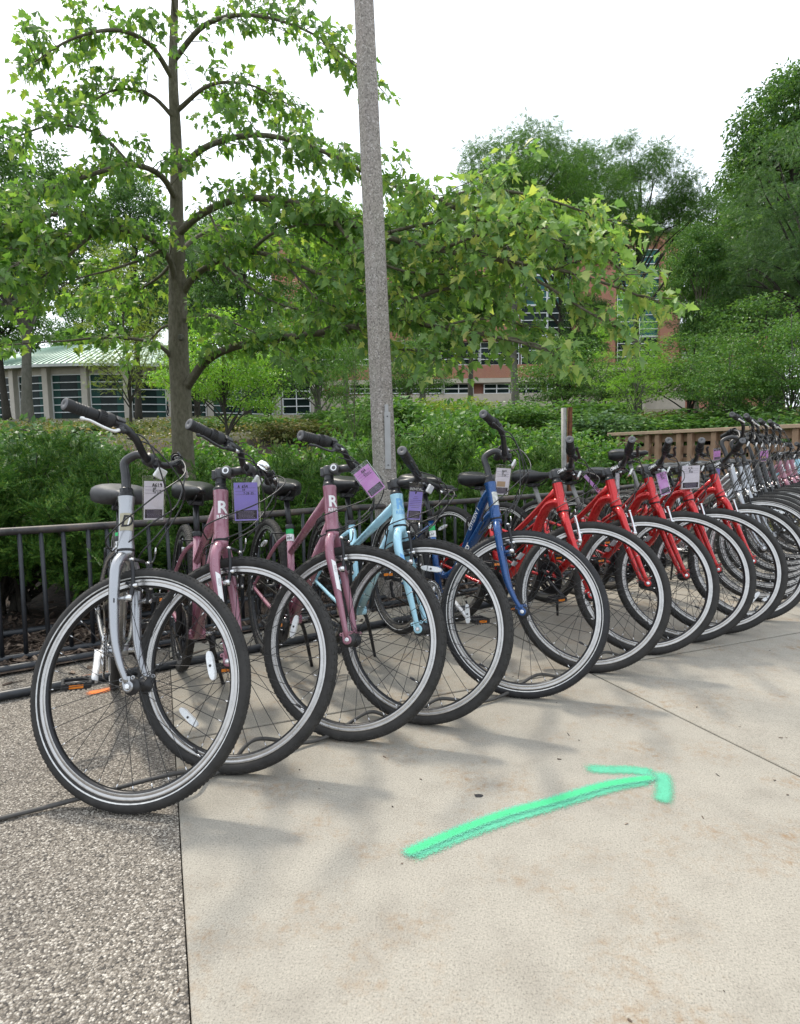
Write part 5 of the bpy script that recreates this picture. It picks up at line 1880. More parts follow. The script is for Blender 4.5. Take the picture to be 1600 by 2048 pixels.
def brake_mesh(side):
    """one V-brake arm of the front brake, in fork coordinates"""
    mb = MB()
    s = side
    def q(t, y, f):
        return BP0 + BU * t + Vector((0, s * y, 0)) + BFW * f
    mb.tube(catmull([q(.245, .050, .044), q(.262, .047, .048), q(.29, .041, .050), q(.33, .039, .050), q(.372, .043, .048)], 3), [0.0085, 0.0085, 0.0070, 0.0058, 0.0050], 8, 0)
    mb.lathe([(0.0095, -0.006), (0.0095, 0.012), (0.005, 0.015)], q(.255, .052, .040), BFW, 12, 1, cap=True)
    mb.lathe([(0.0065, -0.010), (0.0065, 0.014)], q(.292, .040, .050), BFW, 10, 1, cap=True)
    mb.box(q(.294, .0205, .040), (0.058, 0.009, 0.011), Vector((0.98, 0, -0.2)), Yv, 2, bev=0.002)
    mb.tube([q(.292, .030, .046), q(.293, .022, .042)], 0.004, 8, 1)
    mb.lathe([(0.005, -0.006), (0.005, 0.006)], q(.372, .043, .048), BFW, 8, 1, cap=True)
    return mb.mesh('brake_arm')

def noodle_mesh():
    mb = MB()
    def q(t, y, f):
        return BP0 + BU * t + Vector((0, y, 0)) + BFW * f
    mb.tube(catmull([q(.372, .043, .05), q(.373, .0, .05), q(.371, -.043, .05)], 4), 0.0012, 5)
    mb.tube(catmull([q(.372, .044, .051), q(.376, .060, .053), q(.394, .068, .057), q(.412, .067, .060)], 4), [0.0028, 0.0028, 0.0027, 0.0027], 8, 1)
    mb.tube([q(.405, .0672, .059), q(.424, .0665, .062)], [0.0034, 0.0028], 8, 0)
    mb.tube([q(.373, .016, .05), q(.372, -.030, .05)], 0.0055, 8, 1)
    return mb.mesh('noodle')

def saddle_mesh(wide=1.0):
    mb = MB()
    secs = [(-.132, .030, .028, .004), (-.128, .060, .036, -.014), (-.112, .088, .043, -.034), (-.075, .096, .043, -.046), (-.035, .080, .034, -.044), (.005, .055, .026, -.036),
            (.045, .036, .022, -.028), (.085, .027, .020, -.022), (.12, .022, .016, -.018), (.138, .014, .010, -.013), (.144, .004, .002, -.004)]
    n = 18
    vs, fs = [], []
    for (x, hw, zt, zb) in secs:
        hw *= wide
        for k in range(n):
            a = 2 * math.pi * k / n
            c, s = math.cos(a), math.sin(a)
            y = hw * math.copysign(abs(c) ** 0.75, c)
            z = (zt if s > 0 else -zb * 1.0) * math.copysign(abs(s) ** (0.7 if s > 0 else 0.45), s)
            if s > 0:
                z -= 0.010 * max(0, 1 - abs(y) / 0.02) * (1 if -.12 < x < .1 else 0)
            vs.append((x, y, z))
    m = len(secs)
    for i in range(m - 1):
        for k in range(n):
            j = (k + 1) % n
            fs.append((i * n + k, i * n + j, (i + 1) * n + j, (i + 1) * n + k))
    fs.append(tuple(range(n)))
    fs.append(tuple(range(m * n - 1, (m - 1) * n - 1, -1)))
    mb.add(vs, fs)
    return mb.mesh('saddle')

def saddle_rails():
    mb = MB()
    for s in (-1, 1):
        mb.tube(catmull([(-.10, s * .03, -.035), (-.06, s * .024, -.055), (.03, s * .022, -.056), (.10, s * .012, -.022)], 4), 0.0035, 6)
    mb.box((-.01, 0, -.055), (0.05, 0.06, 0.022), bev=0.004)
    return mb.mesh('rails')

def crank_mesh():
    mb = MB()
    mb.lathe([(0.090, -0.002), (0.0935, 0), (0.090, 0.002), (0.066, 0.002), (0.066, -0.002)], (0, -0.050, 0), Yv, 44, 0, closed=True, smooth=False)
    mb.lathe([(0.066, -0.003), (0.070, 0), (0.066, 0.003), (0.050, 0.003), (0.050, -0.003)], (0, -0.042, 0), Yv, 36, 0, closed=True, smooth=False)
    for k in range(5):
        a = 2 * math.pi * k / 5
        mb.tube([(0.015 * math.cos(a), -0.050, 0.015 * math.sin(a)), (0.072 * math.cos(a), -0.048, 0.072 * math.sin(a))], [0.011, 0.007], 6, 0)
    for k in range(44):
        a = 2 * math.pi * k / 44
        mb.box((0.0955 * math.cos(a), -0.050, 0.0955 * math.sin(a)), (0.005, 0.0022, 0.005), (math.cos(a), 0, math.sin(a)), Yv, 0)
    mb.tube([(0, -0.075, 0), (0, 0.07, 0)], 0.010, 12, 1)
    return mb.mesh('chainring')

def crank_arm_mesh(side):
    mb = MB()
    y = side * 0.066
    P = [(0, y, 0), (0.05, y + side * .004, 0), (0.12, y + side * .010, 0), (0.17, y + side * .013, 0)]
    mb.tube(P, [0.0150, 0.0125, 0.011, 0.0125], 10, 0, flat=0.72)
    mb.lathe([(0.012, -0.006), (0.012, 0.006)], (0, y + side * .008, 0), Yv, 12, 0, cap=True)
    return mb.mesh('crank_arm')

def pedal_mesh():
    mb = MB()
    for s in (-1, 1):
        mb.box((s * 0.030, 0.052, 0), (0.010, 0.088, 0.022), bev=0.002)
        mb.box((0, 0.052 + s * 0.042, 0), (0.062, 0.010, 0.020), bev=0.002)
        for k in range(5):
            mb.box((s * 0.033, 0.022 + k * 0.015, 0), (0.008, 0.006, 0.027))
    mb.tube([(0, -0.004, 0), (0, 0.095, 0)], 0.0075, 10)
    for s in (-1, 1):
        mb.box((s * 0.0362, 0.052, 0), (0.003, 0.044, 0.012), mat=1)
    return mb.mesh('pedal')

def cassette_mesh():
    mb = MB()
    for k in range(7):
        r = 0.052 - k * 0.0045
        mb.lathe([(r - .006, 0), (r, 0.0006), (r, 0.0018), (r - .006, 0.0022)], (0, -0.024 - k * 0.0042, 0), Yv, 28, 0, closed=True, smooth=False)
    mb.tube([(0, -0.02, 0), (0, -0.058, 0)], 0.018, 14)
    return mb.mesh('cassette')

def derailleur_mesh():
    mb = MB()
    p = REAR + Vector((0.02, -0.058, -0.055))
    mb.tube(catmull([REAR + Vector((0.0, -0.07, -0.01)), p + Vector((-.03, -.012, .02)), p + Vector((0, 0, 0.03))], 3), 0.011, 8)
    mb.box(p + Vector((0.012, 0.004, -0.035)), (0.022, 0.006, 0.085), (0.93, 0, 0.36), Yv)
    for (dx, dz) in ((0, -0.005), (0.025, -0.068)):
        mb.lathe([(0.014, -0.003), (0.014, 0.003)], p + Vector((dx, 0.010, dz)), Yv, 14, cap=True)
    return mb.mesh('derailleur')

def chain_mesh():
    mb = MB()
    def run(a, b):
        a, b = Vector(a), Vector(b)
        d = b - a
        k = int(d.length / 0.0127)
        for i in range(k):
            c = a.lerp(b, (i + 0.5) / k)
            w = 0.0062 if i % 2 else 0.0046
            mb.box(c, (0.0122, w, 0.0080), d)
    y = -0.048
    R0 = Vector((REAR.x, y, REAR.z))
    B0 = Vector((BB.x, y, BB.z))
    run(B0 + Vector((0.0, 0, 0.092)), R0 + Vector((0.004, 0, 0.036)))
    run(B0 + Vector((0.0, 0, -0.092)), R0 + Vector((0.05, 0, -0.128)))
    for k in range(22):
        a0 = -math.pi / 2 + math.pi * k / 22
        a1 = -math.pi / 2 + math.pi * (k + 1) / 22
        run(B0 + Vector((math.cos(a0), 0, math.sin(a0))) * 0.0935, B0 + Vector((math.cos(a1), 0, math.sin(a1))) * 0.0935) if False else mb.box(
            B0 + Vector((math.cos((a0 + a1) / 2), 0, math.sin((a0 + a1) / 2))) * 0.0935, (0.0125, 0.0058, 0.008), Vector((-math.sin((a0 + a1) / 2), 0, math.cos((a0 + a1) / 2))))
    return mb.mesh('chain')

def kickstand_mesh():
    mb = MB()
    a = BB + Vector((-0.07, 0.02, -0.02))
    mb.tube(catmull([a, a + Vector((0.0, 0.05, -0.03)), a + Vector((-0.06, 0.13, -0.255))], 4), [0.010, 0.0085, 0.0075], 10)
    mb.box(a + Vector((0, 0.012, 0)), (0.04, 0.05, 0.03), bev=0.004)
    return mb.mesh('kickstand')

def rear_brake_mesh():
    mb = MB()
    for s in (-1, 1):
        o = Vector((-0.845, s * 0.047, 0.585))
        mb.tube(catmull([o + Vector((0, 0, -0.05)), o + Vector((-0.01, 0, 0)), o + Vector((0.0, s * 0.002, 0.06))], 3), [0.008, 0.007, 0.005], 8)
        mb.box(o + Vector((-0.02, -s * 0.026, -0.012)), (0.05, 0.010, 0.012), (0.6, 0, 0.8), Yv)
        mb.lathe([(0.007, -0.006), (0.007, 0.012)], o + Vector((0.006, 0, -0.03)), (1, 0, 0.3), 8, cap=True)
    mb.tube([(-0.845, -0.045, 0.645), (-0.845, 0.06, 0.645)], 0.004, 6)
    return mb.mesh('rear_brake')

# ---- cockpit ---------------------------------------------------------------
# (y, forward, up) from the top of the head tube; right half, mirrored to the left
BARS = {
    'silver': [(0, .043, .133), (-.035, .046, .133), (-.075, .056, .142), (-.125, .055, .168), (-.165, .030, .187), (-.195, .006, .191), (-.32, -.043, .181)],
    'blue':   [(0, .042, .134), (-.035, .042, .136), (-.060, .040, .155), (-.095, .030, .192), (-.14, .016, .208), (-.19, .000, .211), (-.32, -.033, .204)],
    'mauve_a': [(0, .078, .098), (-.045, .080, .098), (-.085, .088, .110), (-.125, .093, .126), (-.17, .082, .132), (-.215, .060, .133), (-.32, .010, .133)],
    'mauve_b': [(0, .080, .092), (-.045, .080, .092), (-.085, .078, .104), (-.125, .072, .120), (-.17, .055, .124), (-.215, .036, .119), (-.32, -.012, .098)],
    'flat':   [(0, .090, .078), (-.06, .092, .079), (-.13, .104, .084), (-.20, .118, .089), (-.32, .120, .110)],
    'tall':   [(0, .045, .205), (-.035, .046, .206), (-.065, .050, .225), (-.105, .044, .275), (-.15, .022, .298), (-.195, .000, .303), (-.32, -.045, .292)],
    'red':    [(0, .050, .088), (-.04, .050, .089), (-.075, .052, .098), (-.12, .051, .108), (-.20, .044, .112), (-.32, .034, .130)],
}

def lathe_dir(mb, prof, a, d, n=18, mat=0):
    mb.lathe(prof, a, d, n, mat)

def cockpit(root, SM, htp, spec):
    """stem, handlebar and everything bolted to it (all turn with the steering)."""
    bar = BARS[spec['bar']]
    def q(y, f, u):
        return htp + Vector((f, y, u))
    ptsR = [q(*p) for p in bar]
    inner, outer = ptsR[-2], ptsR[-1]
    if spec['bar'] == 'flat':
        inner = ptsR[-2]
    # stem ---------------------------------------------------------------
    stem = MB()
    c = q(0, bar[0][1], bar[0][2])
    if spec['stem'] == 'quill':
        lo = htp + BU * 0.024
        knee = htp + BU * (bar[0][2] - 0.015) + Vector((-0.006, 0, 0))
        stem.tube(catmull([lo, lo.lerp(knee, 0.5), knee, knee.lerp(c, 0.45) + Vector((0, 0, 0.024)), c], 5), [0.0145, 0.0145, 0.017, 0.0155, 0.0135], 14)
        stem.lathe([(0.0205, -0.021), (0.0215, -0.012), (0.0215, 0.012), (0.0205, 0.021)], c, Yv, 20, 1, cap=True)
        stem.box(c + Vector((0.020, 0, -0.004)), (0.022, 0.030, 0.026), bev=0.004, mat=1)
        o = put('stem', stem.mesh('stem'), [M['dark_grey'], M['black']], root, SM)
        hn = MB()
        hn.lathe([(0.0245, -0.001), (0.0250, 0.004), (0.0205, 0.014), (0.0205, 0.0155)], htp, BU, 24)
        hn.lathe([(0.0205, 0.0155), (0.0205, 0.028), (0.0185, 0.030), (0.014, 0.030)], htp, BU, 8, 0, smooth=False)
        put('headset', hn.mesh('headset'), M['black_alloy'], root, SM)
    else:
        h0 = 0.062 if spec['stem'] == 'adjust' else 0.045
        base = htp + BU * h0
        hs = MB()
        hs.lathe([(0.0262, 0.0), (0.0262, 0.006), (0.0215, 0.013), (0.0185, 0.016), (0.0185, 0.024), (0.0190, 0.0245), (0.0185, 0.025), (0.0185, h0 - 0.016)], htp, BU, 26)
        put('headset', hs.mesh('headset'), M['black_alloy'] if spec['stem'] != 'silvercol' else M['alloy'], root, SM)
        stem.lathe([(0.0, -0.019), (0.0195, -0.019), (0.0205, -0.014), (0.0205, 0.016), (0.0185, 0.020), (0.0, 0.021)], base, BU, 22)
        stem.box(base - BFW * 0.022, (0.020, 0.018, 0.036), BFW, Yv, bev=0.003)
        if spec['stem'] == 'adjust':
            piv = base + BFW * 0.030 + BU * 0.004
            stem.tube([base, piv], [0.0175, 0.0165], 14)
            stem.lathe([(0.0, -0.024), (0.0175, -0.024), (0.0190, -0.021), (0.0190, 0.021), (0.0175, 0.024), (0.0, 0.024)], piv, Yv, 24, 1)
            for s in (-1, 1):
                stem.lathe([(0.006, s * 0.0235), (0.0115, s * 0.0250), (0.0125, s * 0.0245)], piv, Yv, 20, 2)
            stem.tube([piv, c], [0.0155, 0.0145], 14)
        else:
            stem.tube([base, base.lerp(c, 0.5), c], [0.0175, 0.0155, 0.0150], 14, flat=0.9)
        stem.lathe([(0.0205, -0.022), (0.0212, -0.018), (0.0212, 0.018), (0.0205, 0.022)], c, Yv, 20, 0, cap=True)
        o = put('stem', stem.mesh('stem'), [M['dark_grey'], M['grip_cap'], M['alloy']], root, SM)
        if spec.get('stem_text'):
            d = (c - base).normalized()
            up = Yv.cross(d) * -1
            g = wrap(text_mesh(spec['stem_text'], 0.021, 0.01, 0.2), base.lerp(c, 0.50), d, BU, -Yv, 0.0162, 'right')
            decal('lettering', g, M['white_print'], o)
    # bar ------------------------------------------------------------------
    path = catmull(ptsR[:-1] + [inner.lerp(outer, 0.97)], 5)
    full = [Vector((p.x, -p.y, p.z)) for p in path[::-1]] + path[1:]
    bm = MB()
    bm.tube(full, [0.0112 + 0.0028 * max(0, 1 - abs(p.y) / 0.04) for p in full], 14)
    hb = put('handlebar', bm.mesh('handlebar'), M['black_alloy'], root, SM)
    for s in (-1, 1):
        fl = lambda p: Vector((p.x, p.y if s < 0 else -p.y, p.z))
        a, b = fl(inner), fl(outer)
        d = (b - a).normalized()
        L0 = (b - a).length
        gm = MB()
        sh = spec.get('twist', True)
        if sh:
            prof = [(0.0150, 0), (0.0205, 0.002), (0.0215, 0.010), (0.0215, 0.022), (0.0185, 0.025), (0.0190, 0.028), (0.0195, 0.048), (0.0165, 0.052)]
            gm.lathe(prof, a - d * 0.012, d, 22, 0)
            for k in range(22):     # grip ribs on the shifter
                ph = 2 * math.pi * k / 22
                x, y, _ = basis(d)
                e = x * math.cos(ph) + y * math.sin(ph)
                gm.box(a + d * 0.026 + e * 0.0196, (0.019, 0.0022, 0.0022), d, e.cross(d))
            g0 = 0.040
        else:
            gm.lathe([(0.012, -0.01), (0.0165, -0.008), (0.0165, 0.0)], a, d, 16)
            g0 = 0.0
        rg = 0.0162
        pr = [(rg - .003, g0), (rg + .0005, g0 + .002), (rg, g0 + .008)]
        k = 0
        z = g0 + 0.012
        while z < L0 - 0.018:
            pr += [(rg + 0.0010 * math.sin(math.pi * (z - g0) / (L0 - g0)), z), (rg + 0.0012, z + 0.003)]
            if 0.25 < (z - g0) / (L0 - g0) < 0.75:
                pr += [(rg - 0.0008, z + 0.0042), (rg - 0.0008, z + 0.0058)]
            z += 0.0085
        pr += [(rg + .0018, L0 - .012), (rg + .0022, L0 - .003), (rg + .0012, L0)]
        gm.lathe(pr, a, d, 20, 0)
        gm.lathe([(rg + .0012, L0), (rg - .001, L0 + .0016), (0.0035, L0 + .0018), (0.0028, L0 - 0.0015), (0, L0 - .002)], a, d, 20, 1)
        put('grip', gm.mesh('grip'), [M['grip'], M['grip_cap']], hb)
        # brake lever, sits forward and below the grip
        lv = MB()
        fwd = Vector((0.80, 0, -0.60))
        fwd = (fwd - d * fwd.dot(d)).normalized()
        base = a - d * 0.030
        lv.lathe([(0.0155, -0.008), (0.0165, -0.006), (0.0165, 0.006), (0.0155, 0.008)], base, d, 14, 0)
        pv = base + fwd * 0.036 + d * 0.010
        lv.tube(catmull([base + fwd * 0.012, base + fwd * 0.028 - d * 0.004, pv], 3), [0.0105, 0.0095, 0.008], 10, 0)
        lv.tube([pv - d * 0.034 - fwd * 0.006, pv], [0.0070, 0.0090], 10, 0)
        lv.lathe([(0.0058, -0.052), (0.0058, -0.034)], pv - fwd * 0.008, d, 10, 2, cap=True)
        blade = catmull([pv, pv + d * 0.022 + fwd * 0.016, pv + d * 0.055 + fwd * 0.014, pv + d * 0.090 + fwd * 0.004, pv + d * 0.112 + fwd * 0.007], 4)
        lv.tube(blade, [0.0075, 0.0072, 0.0062, 0.0058, 0.0062], 10, 1, flat=0.62)
        lv.lathe([(0.0, 0.009), (0.0045, 0.0075), (0.0062, 0.0), (0.004, -0.004)], blade[-1], d, 10, 1)
        put('brake_lever', lv.mesh('brake_lever'), [M['black'], M[spec.get('lever', 'black')], M['alloy']], hb)
        if sh:
            sm = MB()
            up = d.cross(fwd).normalized()
            if up.z < 0:
                up = -up
            sm.tube([base - d * 0.002 + fwd * 0.010 + up * 0.004, base - d * 0.040 + fwd * 0.018 + up * 0.002], [0.0125, 0.0065], 10, 0, flat=0.8)
            sm.box(base + up * 0.0150, (0.028, 0.020, 0.007), d, fwd, 0, bev=0.002)
            put('shifter', sm.mesh('shifter'), M['dark_grey'], hb)
    if spec.get('front_reflector', True):
        rf = MB()
        cc = c + Vector((0.046, 0, -0.035))
        rf.box(cc, (0.010, 0.050, 0.034), Vector((0.95, 0, -0.3)), Yv, 0, bev=0.003)
        rf.tube([c + Vector((0.01, 0, -0.01)), cc], 0.005, 6, 1)
        put('front_reflector', rf.mesh('front_reflector'), [M['reflector'], M['black']], hb)
    return hb, inner, c

def cables(root, S4, htp, hb0, inner, c, seed, dt_pt):
    rr = random.Random(seed)
    J = lambda k=0.012: rr.uniform(-k, k)
    q = lambda p: S4 @ Vector(p)
    nd_top = BP0 + BU * .424 + Vector((0, .0665, 0)) + BFW * .062
    ix, iy, iz = inner
    paths = []
    # front brake: from one lever down to the noodle
    paths.append([q((ix + .03, -.135, iz - .030)), q((ix + .085 + J(), -.075, iz - .028)), q((c.x + .115 + J(), .0 + J(), c.z - .040 + J())), q((c.x + .105, .075 + J(), c.z - .105)), q(nd_top)])
    # rear brake: from the other lever round the head tube
    paths.append([q((ix + .03, .135, iz - .030)), q((ix + .10 + J(), .085, iz - .020)), q((c.x + .130 + J(), .015, c.z - .03 + J())), q((c.x + .10 + J(), -.065, c.z - .12)),
                  Vector((htp.x + .055, -.050, htp.z - .115)), Vector((htp.x + .005, -.040, htp.z - .17)), dt_pt + Vector((0, -.026, .012))])
    # two gear cables
    paths.append([q((ix + .022, -.150, iz - .012)), q((ix + .075, -.10, iz - .02)), q((c.x + .10 + J(), -.035, c.z - .07)), q((c.x + .085 + J(), .045, c.z - .16 + J())),
                  Vector((htp.x + .050, .046, htp.z - .17)), Vector((htp.x - .02, .036, htp.z - .215)), dt_pt + Vector((0, .026, 0))])
    paths.append([q((ix + .022, .150, iz - .012)), q((ix + .085, .12, iz - .03)), q((c.x + .085 + J(), .070, c.z - .11)), q((c.x + .07 + J(), .0, c.z - .20 + J())),
                  Vector((htp.x + .048, -.044, htp.z - .19)), Vector((htp.x - .02, -.036, htp.z - .23)), dt_pt + Vector((0, -.026, -.008))])
    for p in paths:
        mb = MB()
        mb.tube(catmull(p, 7), 0.0025, 6)
        link('cable', mb, M['black'], root)

def steer_matrix(deg):
    return T(BP0) @ Matrix.Rotation(math.radians(deg), 4, BU) @ T(-BP0)

def bicycle(spec):
    st_ang, lean, psi, ht = spec['steer'], spec['lean'], spec['psi'], spec['ht']
    S4 = steer_matrix(st_ang)
    Mrot = Matrix.Rotation(math.radians(psi), 4, 'Z') @ Matrix.Rotation(math.radians(lean), 4, 'X')
    ax = Mrot @ (S4 @ BA)
    nn = (Mrot @ S4).to_3x3() @ Yv
    zmin = ax.z - (WR - WT) * math.sqrt(1 - nn.z ** 2) - WT
    if 'ht_xy' in spec:
        p = Mrot @ (BP0 + BU * (LF + ht))
        pos = Vector((spec['ht_xy'][0] - p.x, spec['ht_xy'][1] - p.y, -zmin))
    else:
        pos = Vector((spec['pos'][0], spec['pos'][1], -zmin))
    root = empty('bicycle', T(pos) @ Mrot)
    tag(root, spec['label'], 'bicycle', spec.get('group'))
    pm = M[spec['paint']]
    # frame
    key = ('frame', spec['frame'], ht)
    fme, st_top = cached(key, lambda: frame_mesh(spec['frame'], ht))
    fr = put('frame', fme, pm, root)
    htp = BP0 + BU * (LF + ht)
    hb0 = BP0 + BU * LF
    fk = put('fork', cached(('fork', spec['fork']), lambda: fork_mesh(spec['fork'])), M[spec.get('fork_paint', spec['paint'])], root, S4)
    cr_ = MB()
    cr_.lathe([(0.0265, -0.0006), (0.0270, -0.004), (0.0255, -0.0075)], hb0, BU, 24)
    link('crown_race', cr_, M['black_alloy'], fr)
    # wheels
    wheel(root, S4 @ T(BA), spec['tyre'], spec.get('spoke', 'spoke'), False, spec.get('refl', (0.5,)), spec.get('rot', 0.3), spec.get('tyre_m', 'rubber'))
    wheel(root, T(REAR), spec['tyre'], spec.get('spoke', 'spoke'), True, (2.0,), 0.9, spec.get('tyre_m', 'rubber'), name='rear_wheel')
    put('cassette', cached('cass', cassette_mesh), M['chain'], root, T(REAR))
    put('derailleur', cached('der', derailleur_mesh), M['black'], root)
    put('chain', cached('chain', chain_mesh), M['chain'], root)
    ca = math.radians(spec.get('crank', 20))
    cs = put('crankset', cached('crank', crank_mesh), [M[spec.get('ring', 'black_alloy')], M['alloy']], root, T(BB))
    for s in (-1, 1):
        a = ca if s < 0 else ca + math.pi
        mw = Matrix.Rotation(-a, 4, 'Y')
        put('crank_arm', cached(('carm', s), lambda: crank_arm_mesh(s)), M[spec.get('crank_m', 'black_alloy')], cs, mw)
        put('pedal', cached('pedal', pedal_mesh), [M['black'], M['amber']], cs,
            mw @ T(0.17, s * 0.082, 0) @ Matrix.Rotation(a, 4, 'Y') @ (Matrix.Identity(4) if s > 0 else Matrix.Rotation(math.pi, 4, 'Z')))
    put('kickstand', cached('kick', kickstand_mesh), M['black_alloy'], root)
    put('rear_brake', cached('rbrake', rear_brake_mesh), M['black_alloy'], root)
    # front brake
    nb = put('front_brake', cached('noodle', noodle_mesh), [M['alloy'], M['black']], root, S4)
    for s in (-1, 1):
        put('brake_arm', cached(('brk', s), lambda: brake_mesh(s)), [M[spec.get('brake_m', 'black_alloy')], M['alloy'], M['black']], nb)
    # saddle
    rise = spec.get('saddle_z', 0.865)
    sp = st_top.lerp(st_top, 1.0)
    top = Vector((-0.79 - (rise - 0.865) * 0.29, 0, rise - 0.055))
    post = MB()
    post.tube([st_top - SEATDIR * 0.02, top], 0.0132, 14)
    po = link('seatpost', post, M[spec.get('post', 'black_alloy')], root)
    col = MB()
    col.lathe([(0.0195, -0.022), (0.0200, -0.018), (0.0200, -0.002), (0.0150, 0.001)], st_top, SEATDIR, 16)
    col.tube([st_top + Vector((-0.018, 0.0, -0.01)), st_top + Vector((-0.022, 0.035, -0.012))], 0.004, 6)
    link('seat_clamp', col, M['black_alloy'], po)
    sd = put('saddle', cached(('sad', spec.get('sad_w', 1.0)), lambda: saddle_mesh(spec.get('sad_w', 1.0))), M[spec.get('sad_m', 'vinyl')], root,
             T(top + Vector((0, 0, 0.060))) @ Matrix.Rotation(math.radians(spec.get('sad_tilt', -3)), 4, 'Y'))
    put('rails', cached('rails', saddle_rails), M['black'], sd)
    # cockpit
    hb, inner, c = cockpit(root, S4, htp, spec)
    dt = (hb0 + BU * 0.035).lerp(BB, 0.10)
    cables(root, S4, htp, hb0, (inner.x, inner.y, inner.z), c, spec.get('seed', 1), dt)
    # number label on the seat tube
    if spec.get('number'):
        lc = st_top - SEATDIR * spec.get('num_at', 0.062)
        lb = MB()
        lb.lathe([(0.0171, -0.016), (0.0173, -0.015), (0.0173, 0.015), (0.0171, 0.016)], lc, SEATDIR, 20)
        lo = link('number_label', lb, M['white_print'], fr)
        g2 = MB()
        g2.lathe([(0.0171, -0.013), (0.0173, -0.012), (0.0173, 0.012), (0.0171, 0.013)], lc + SEATDIR * 0.030, SEATDIR, 20)
        link('green_band', g2, M['green_band'], fr)
        nrm = Vector((0.55, -0.83, 0.16)).normalized()
        right = SEATDIR.cross(nrm)
        g = wrap(text_mesh(spec['number'], 0.017, 0.012), lc - SEATDIR * 0.003, right, SEATDIR, nrm, 0.0174, 'up')
        decal('number_print', g, M['black_print'], fr)
        g = wrap(patch(0.024, 0.003), lc + SEATDIR * 0.010, right, SEATDIR, nrm, 0.0174, 'up')
        decal('fine_print', g, M['grey_print'], fr)
    spec['root'], spec['fr'], spec['fk'], spec['S4'], spec['htp'], spec['hb0'], spec['hbar'], spec['clamp'], spec['inner'] = root, fr, fk, S4, htp, hb0, hb, c, inner
    return root

G1 = 'bicycles parked in a row at the rack'
MA = dict(frame='hybrid', fork='straight', stem='adjust', paint='p_mauve', tyre='knob', tyre_m='rubber_dusty', group=G1)
RD = dict(frame='red', fork='red', stem='plain', bar='red', paint='p_red', tyre='slick', tyre_m='rubber_dusty', ht=0.140, group=G1, stem_text='OMAX', lever='black', brake_m='alloy', post='galv', sad_tilt=-4)
SI = dict(frame='city', fork='curved', stem='quill', bar='silver', paint='p_silver', tyre='stripe', tyre_m='rubber_dusty', ht=0.165, group=G1, lever='white_alloy', sad_w=1.15, ring='alloy', crank_m='white_alloy')
B = [
 dict(SI, pos=(-0.828, 1.701), psi=-63.7, lean=-4.3, steer=54.8, ht=0.169, crank=-20, rot=0.5, refl=(0.49,), seed=3, sad_m='vinyl_grey', number='A 619', num_at=0.03,
      label='silver city bicycle at the left end of the row, nearest the camera'),
 dict(MA, bar='mauve_a', pos=(-0.603, 1.906), psi=-63.4, lean=-5.4, steer=53.2, ht=0.175, crank=75, refl=(4.26,), seed=4,
      label='mauve bicycle with chrome bell, second from the left end of the row'),
 dict(MA, bar='mauve_b', pos=(-0.231, 2.118), psi=-62.8, lean=-4.8, steer=48.9, ht=0.174, crank=10, refl=(3.16,), seed=5, number='A 684',
      label='mauve bicycle without bell between the other mauve bicycle and the pale blue one'),
 dict(MA, bar='flat', stem='plain', paint='p_sky', pos=(0.038, 2.242), psi=-64.9, lean=-3.1, steer=45.0, ht=0.127, crank=-88, refl=(1.62,), seed=6, twist=False,
      label='pale blue bicycle with flat handlebar in front of the lamp pole'),
 dict(SI, bar='blue', frame='step', paint='p_blue', pos=(0.469, 2.469), psi=-61.4, lean=-3.1, steer=48.3, ht=0.161, crank=150, refl=(3.37,), seed=7, lever='black', tyre_m='rubber', number='A 67', num_at=0.09,
      label='deep blue step through bicycle with tall handlebar beside the first red one'),
 dict(RD, pos=(0.845, 2.746), psi=-58.0, lean=-3.1, steer=44.7, crank=60, refl=(), seed=8, number='A 1',
      label='red bicycle right next to the deep blue bicycle, first of five red ones'),
 dict(RD, pos=(1.201, 2.980), psi=-59.8, lean=-0.7, steer=51.8, crank=-30, refl=(), seed=9, number='A 1',
      label='second red bicycle from the deep blue one, right of the sign post'),
 dict(RD, pos=(1.481, 3.161), psi=-60.0, lean=-0.0, steer=48.7, crank=35, refl=(), seed=10, number='A 1',
      label='middle one of the five red bicycles, with a pink tag'),
 dict(RD, pos=(1.725, 3.308), psi=-62.1, lean=-0.9, steer=46.6, crank=120, refl=(-0.56,), seed=11,
      label='red bicycle with a large white rimmed tag, fourth of the red ones'),
 dict(RD, pos=(2.059, 3.550), psi=-57.5, lean=1.4, steer=52.0, crank=-60, refl=(-1.05,), seed=12, saddle_z=0.985,
      label='red bicycle beside the far silver ones, last of the five red ones'),
]
FAR = [('s', 2.28, 4.20, -56, 34), ('s', 2.51, 4.50, -55, 38), ('s', 2.73, 4.80, -57, 33), ('k', 2.97, 5.09, -55, 36), ('k', 3.20, 5.38, -56, 40), ('k', 3.45, 5.68, -54, 31),
       ('p', 3.73, 6.00, -56, 36), ('p', 4.02, 6.35, -55, 41), ('p', 4.30, 6.70, -57, 34), ('w', 4.58, 7.03, -55, 37)]
FL = ['far silver bicycle right behind the last red bicycle', 'middle of the three far silver bicycles', 'far silver bicycle next to the black bicycles',
      'black bicycle nearest the far silver bicycles', 'middle of the three black bicycles before the railing', 'black bicycle next to the far mauve bicycles',
      'far mauve bicycle nearest the black bicycles', 'middle of the three far mauve bicycles at the right edge', 'far mauve bicycle next to the far pale blue one', 'far pale blue bicycle at the right edge by the railing']
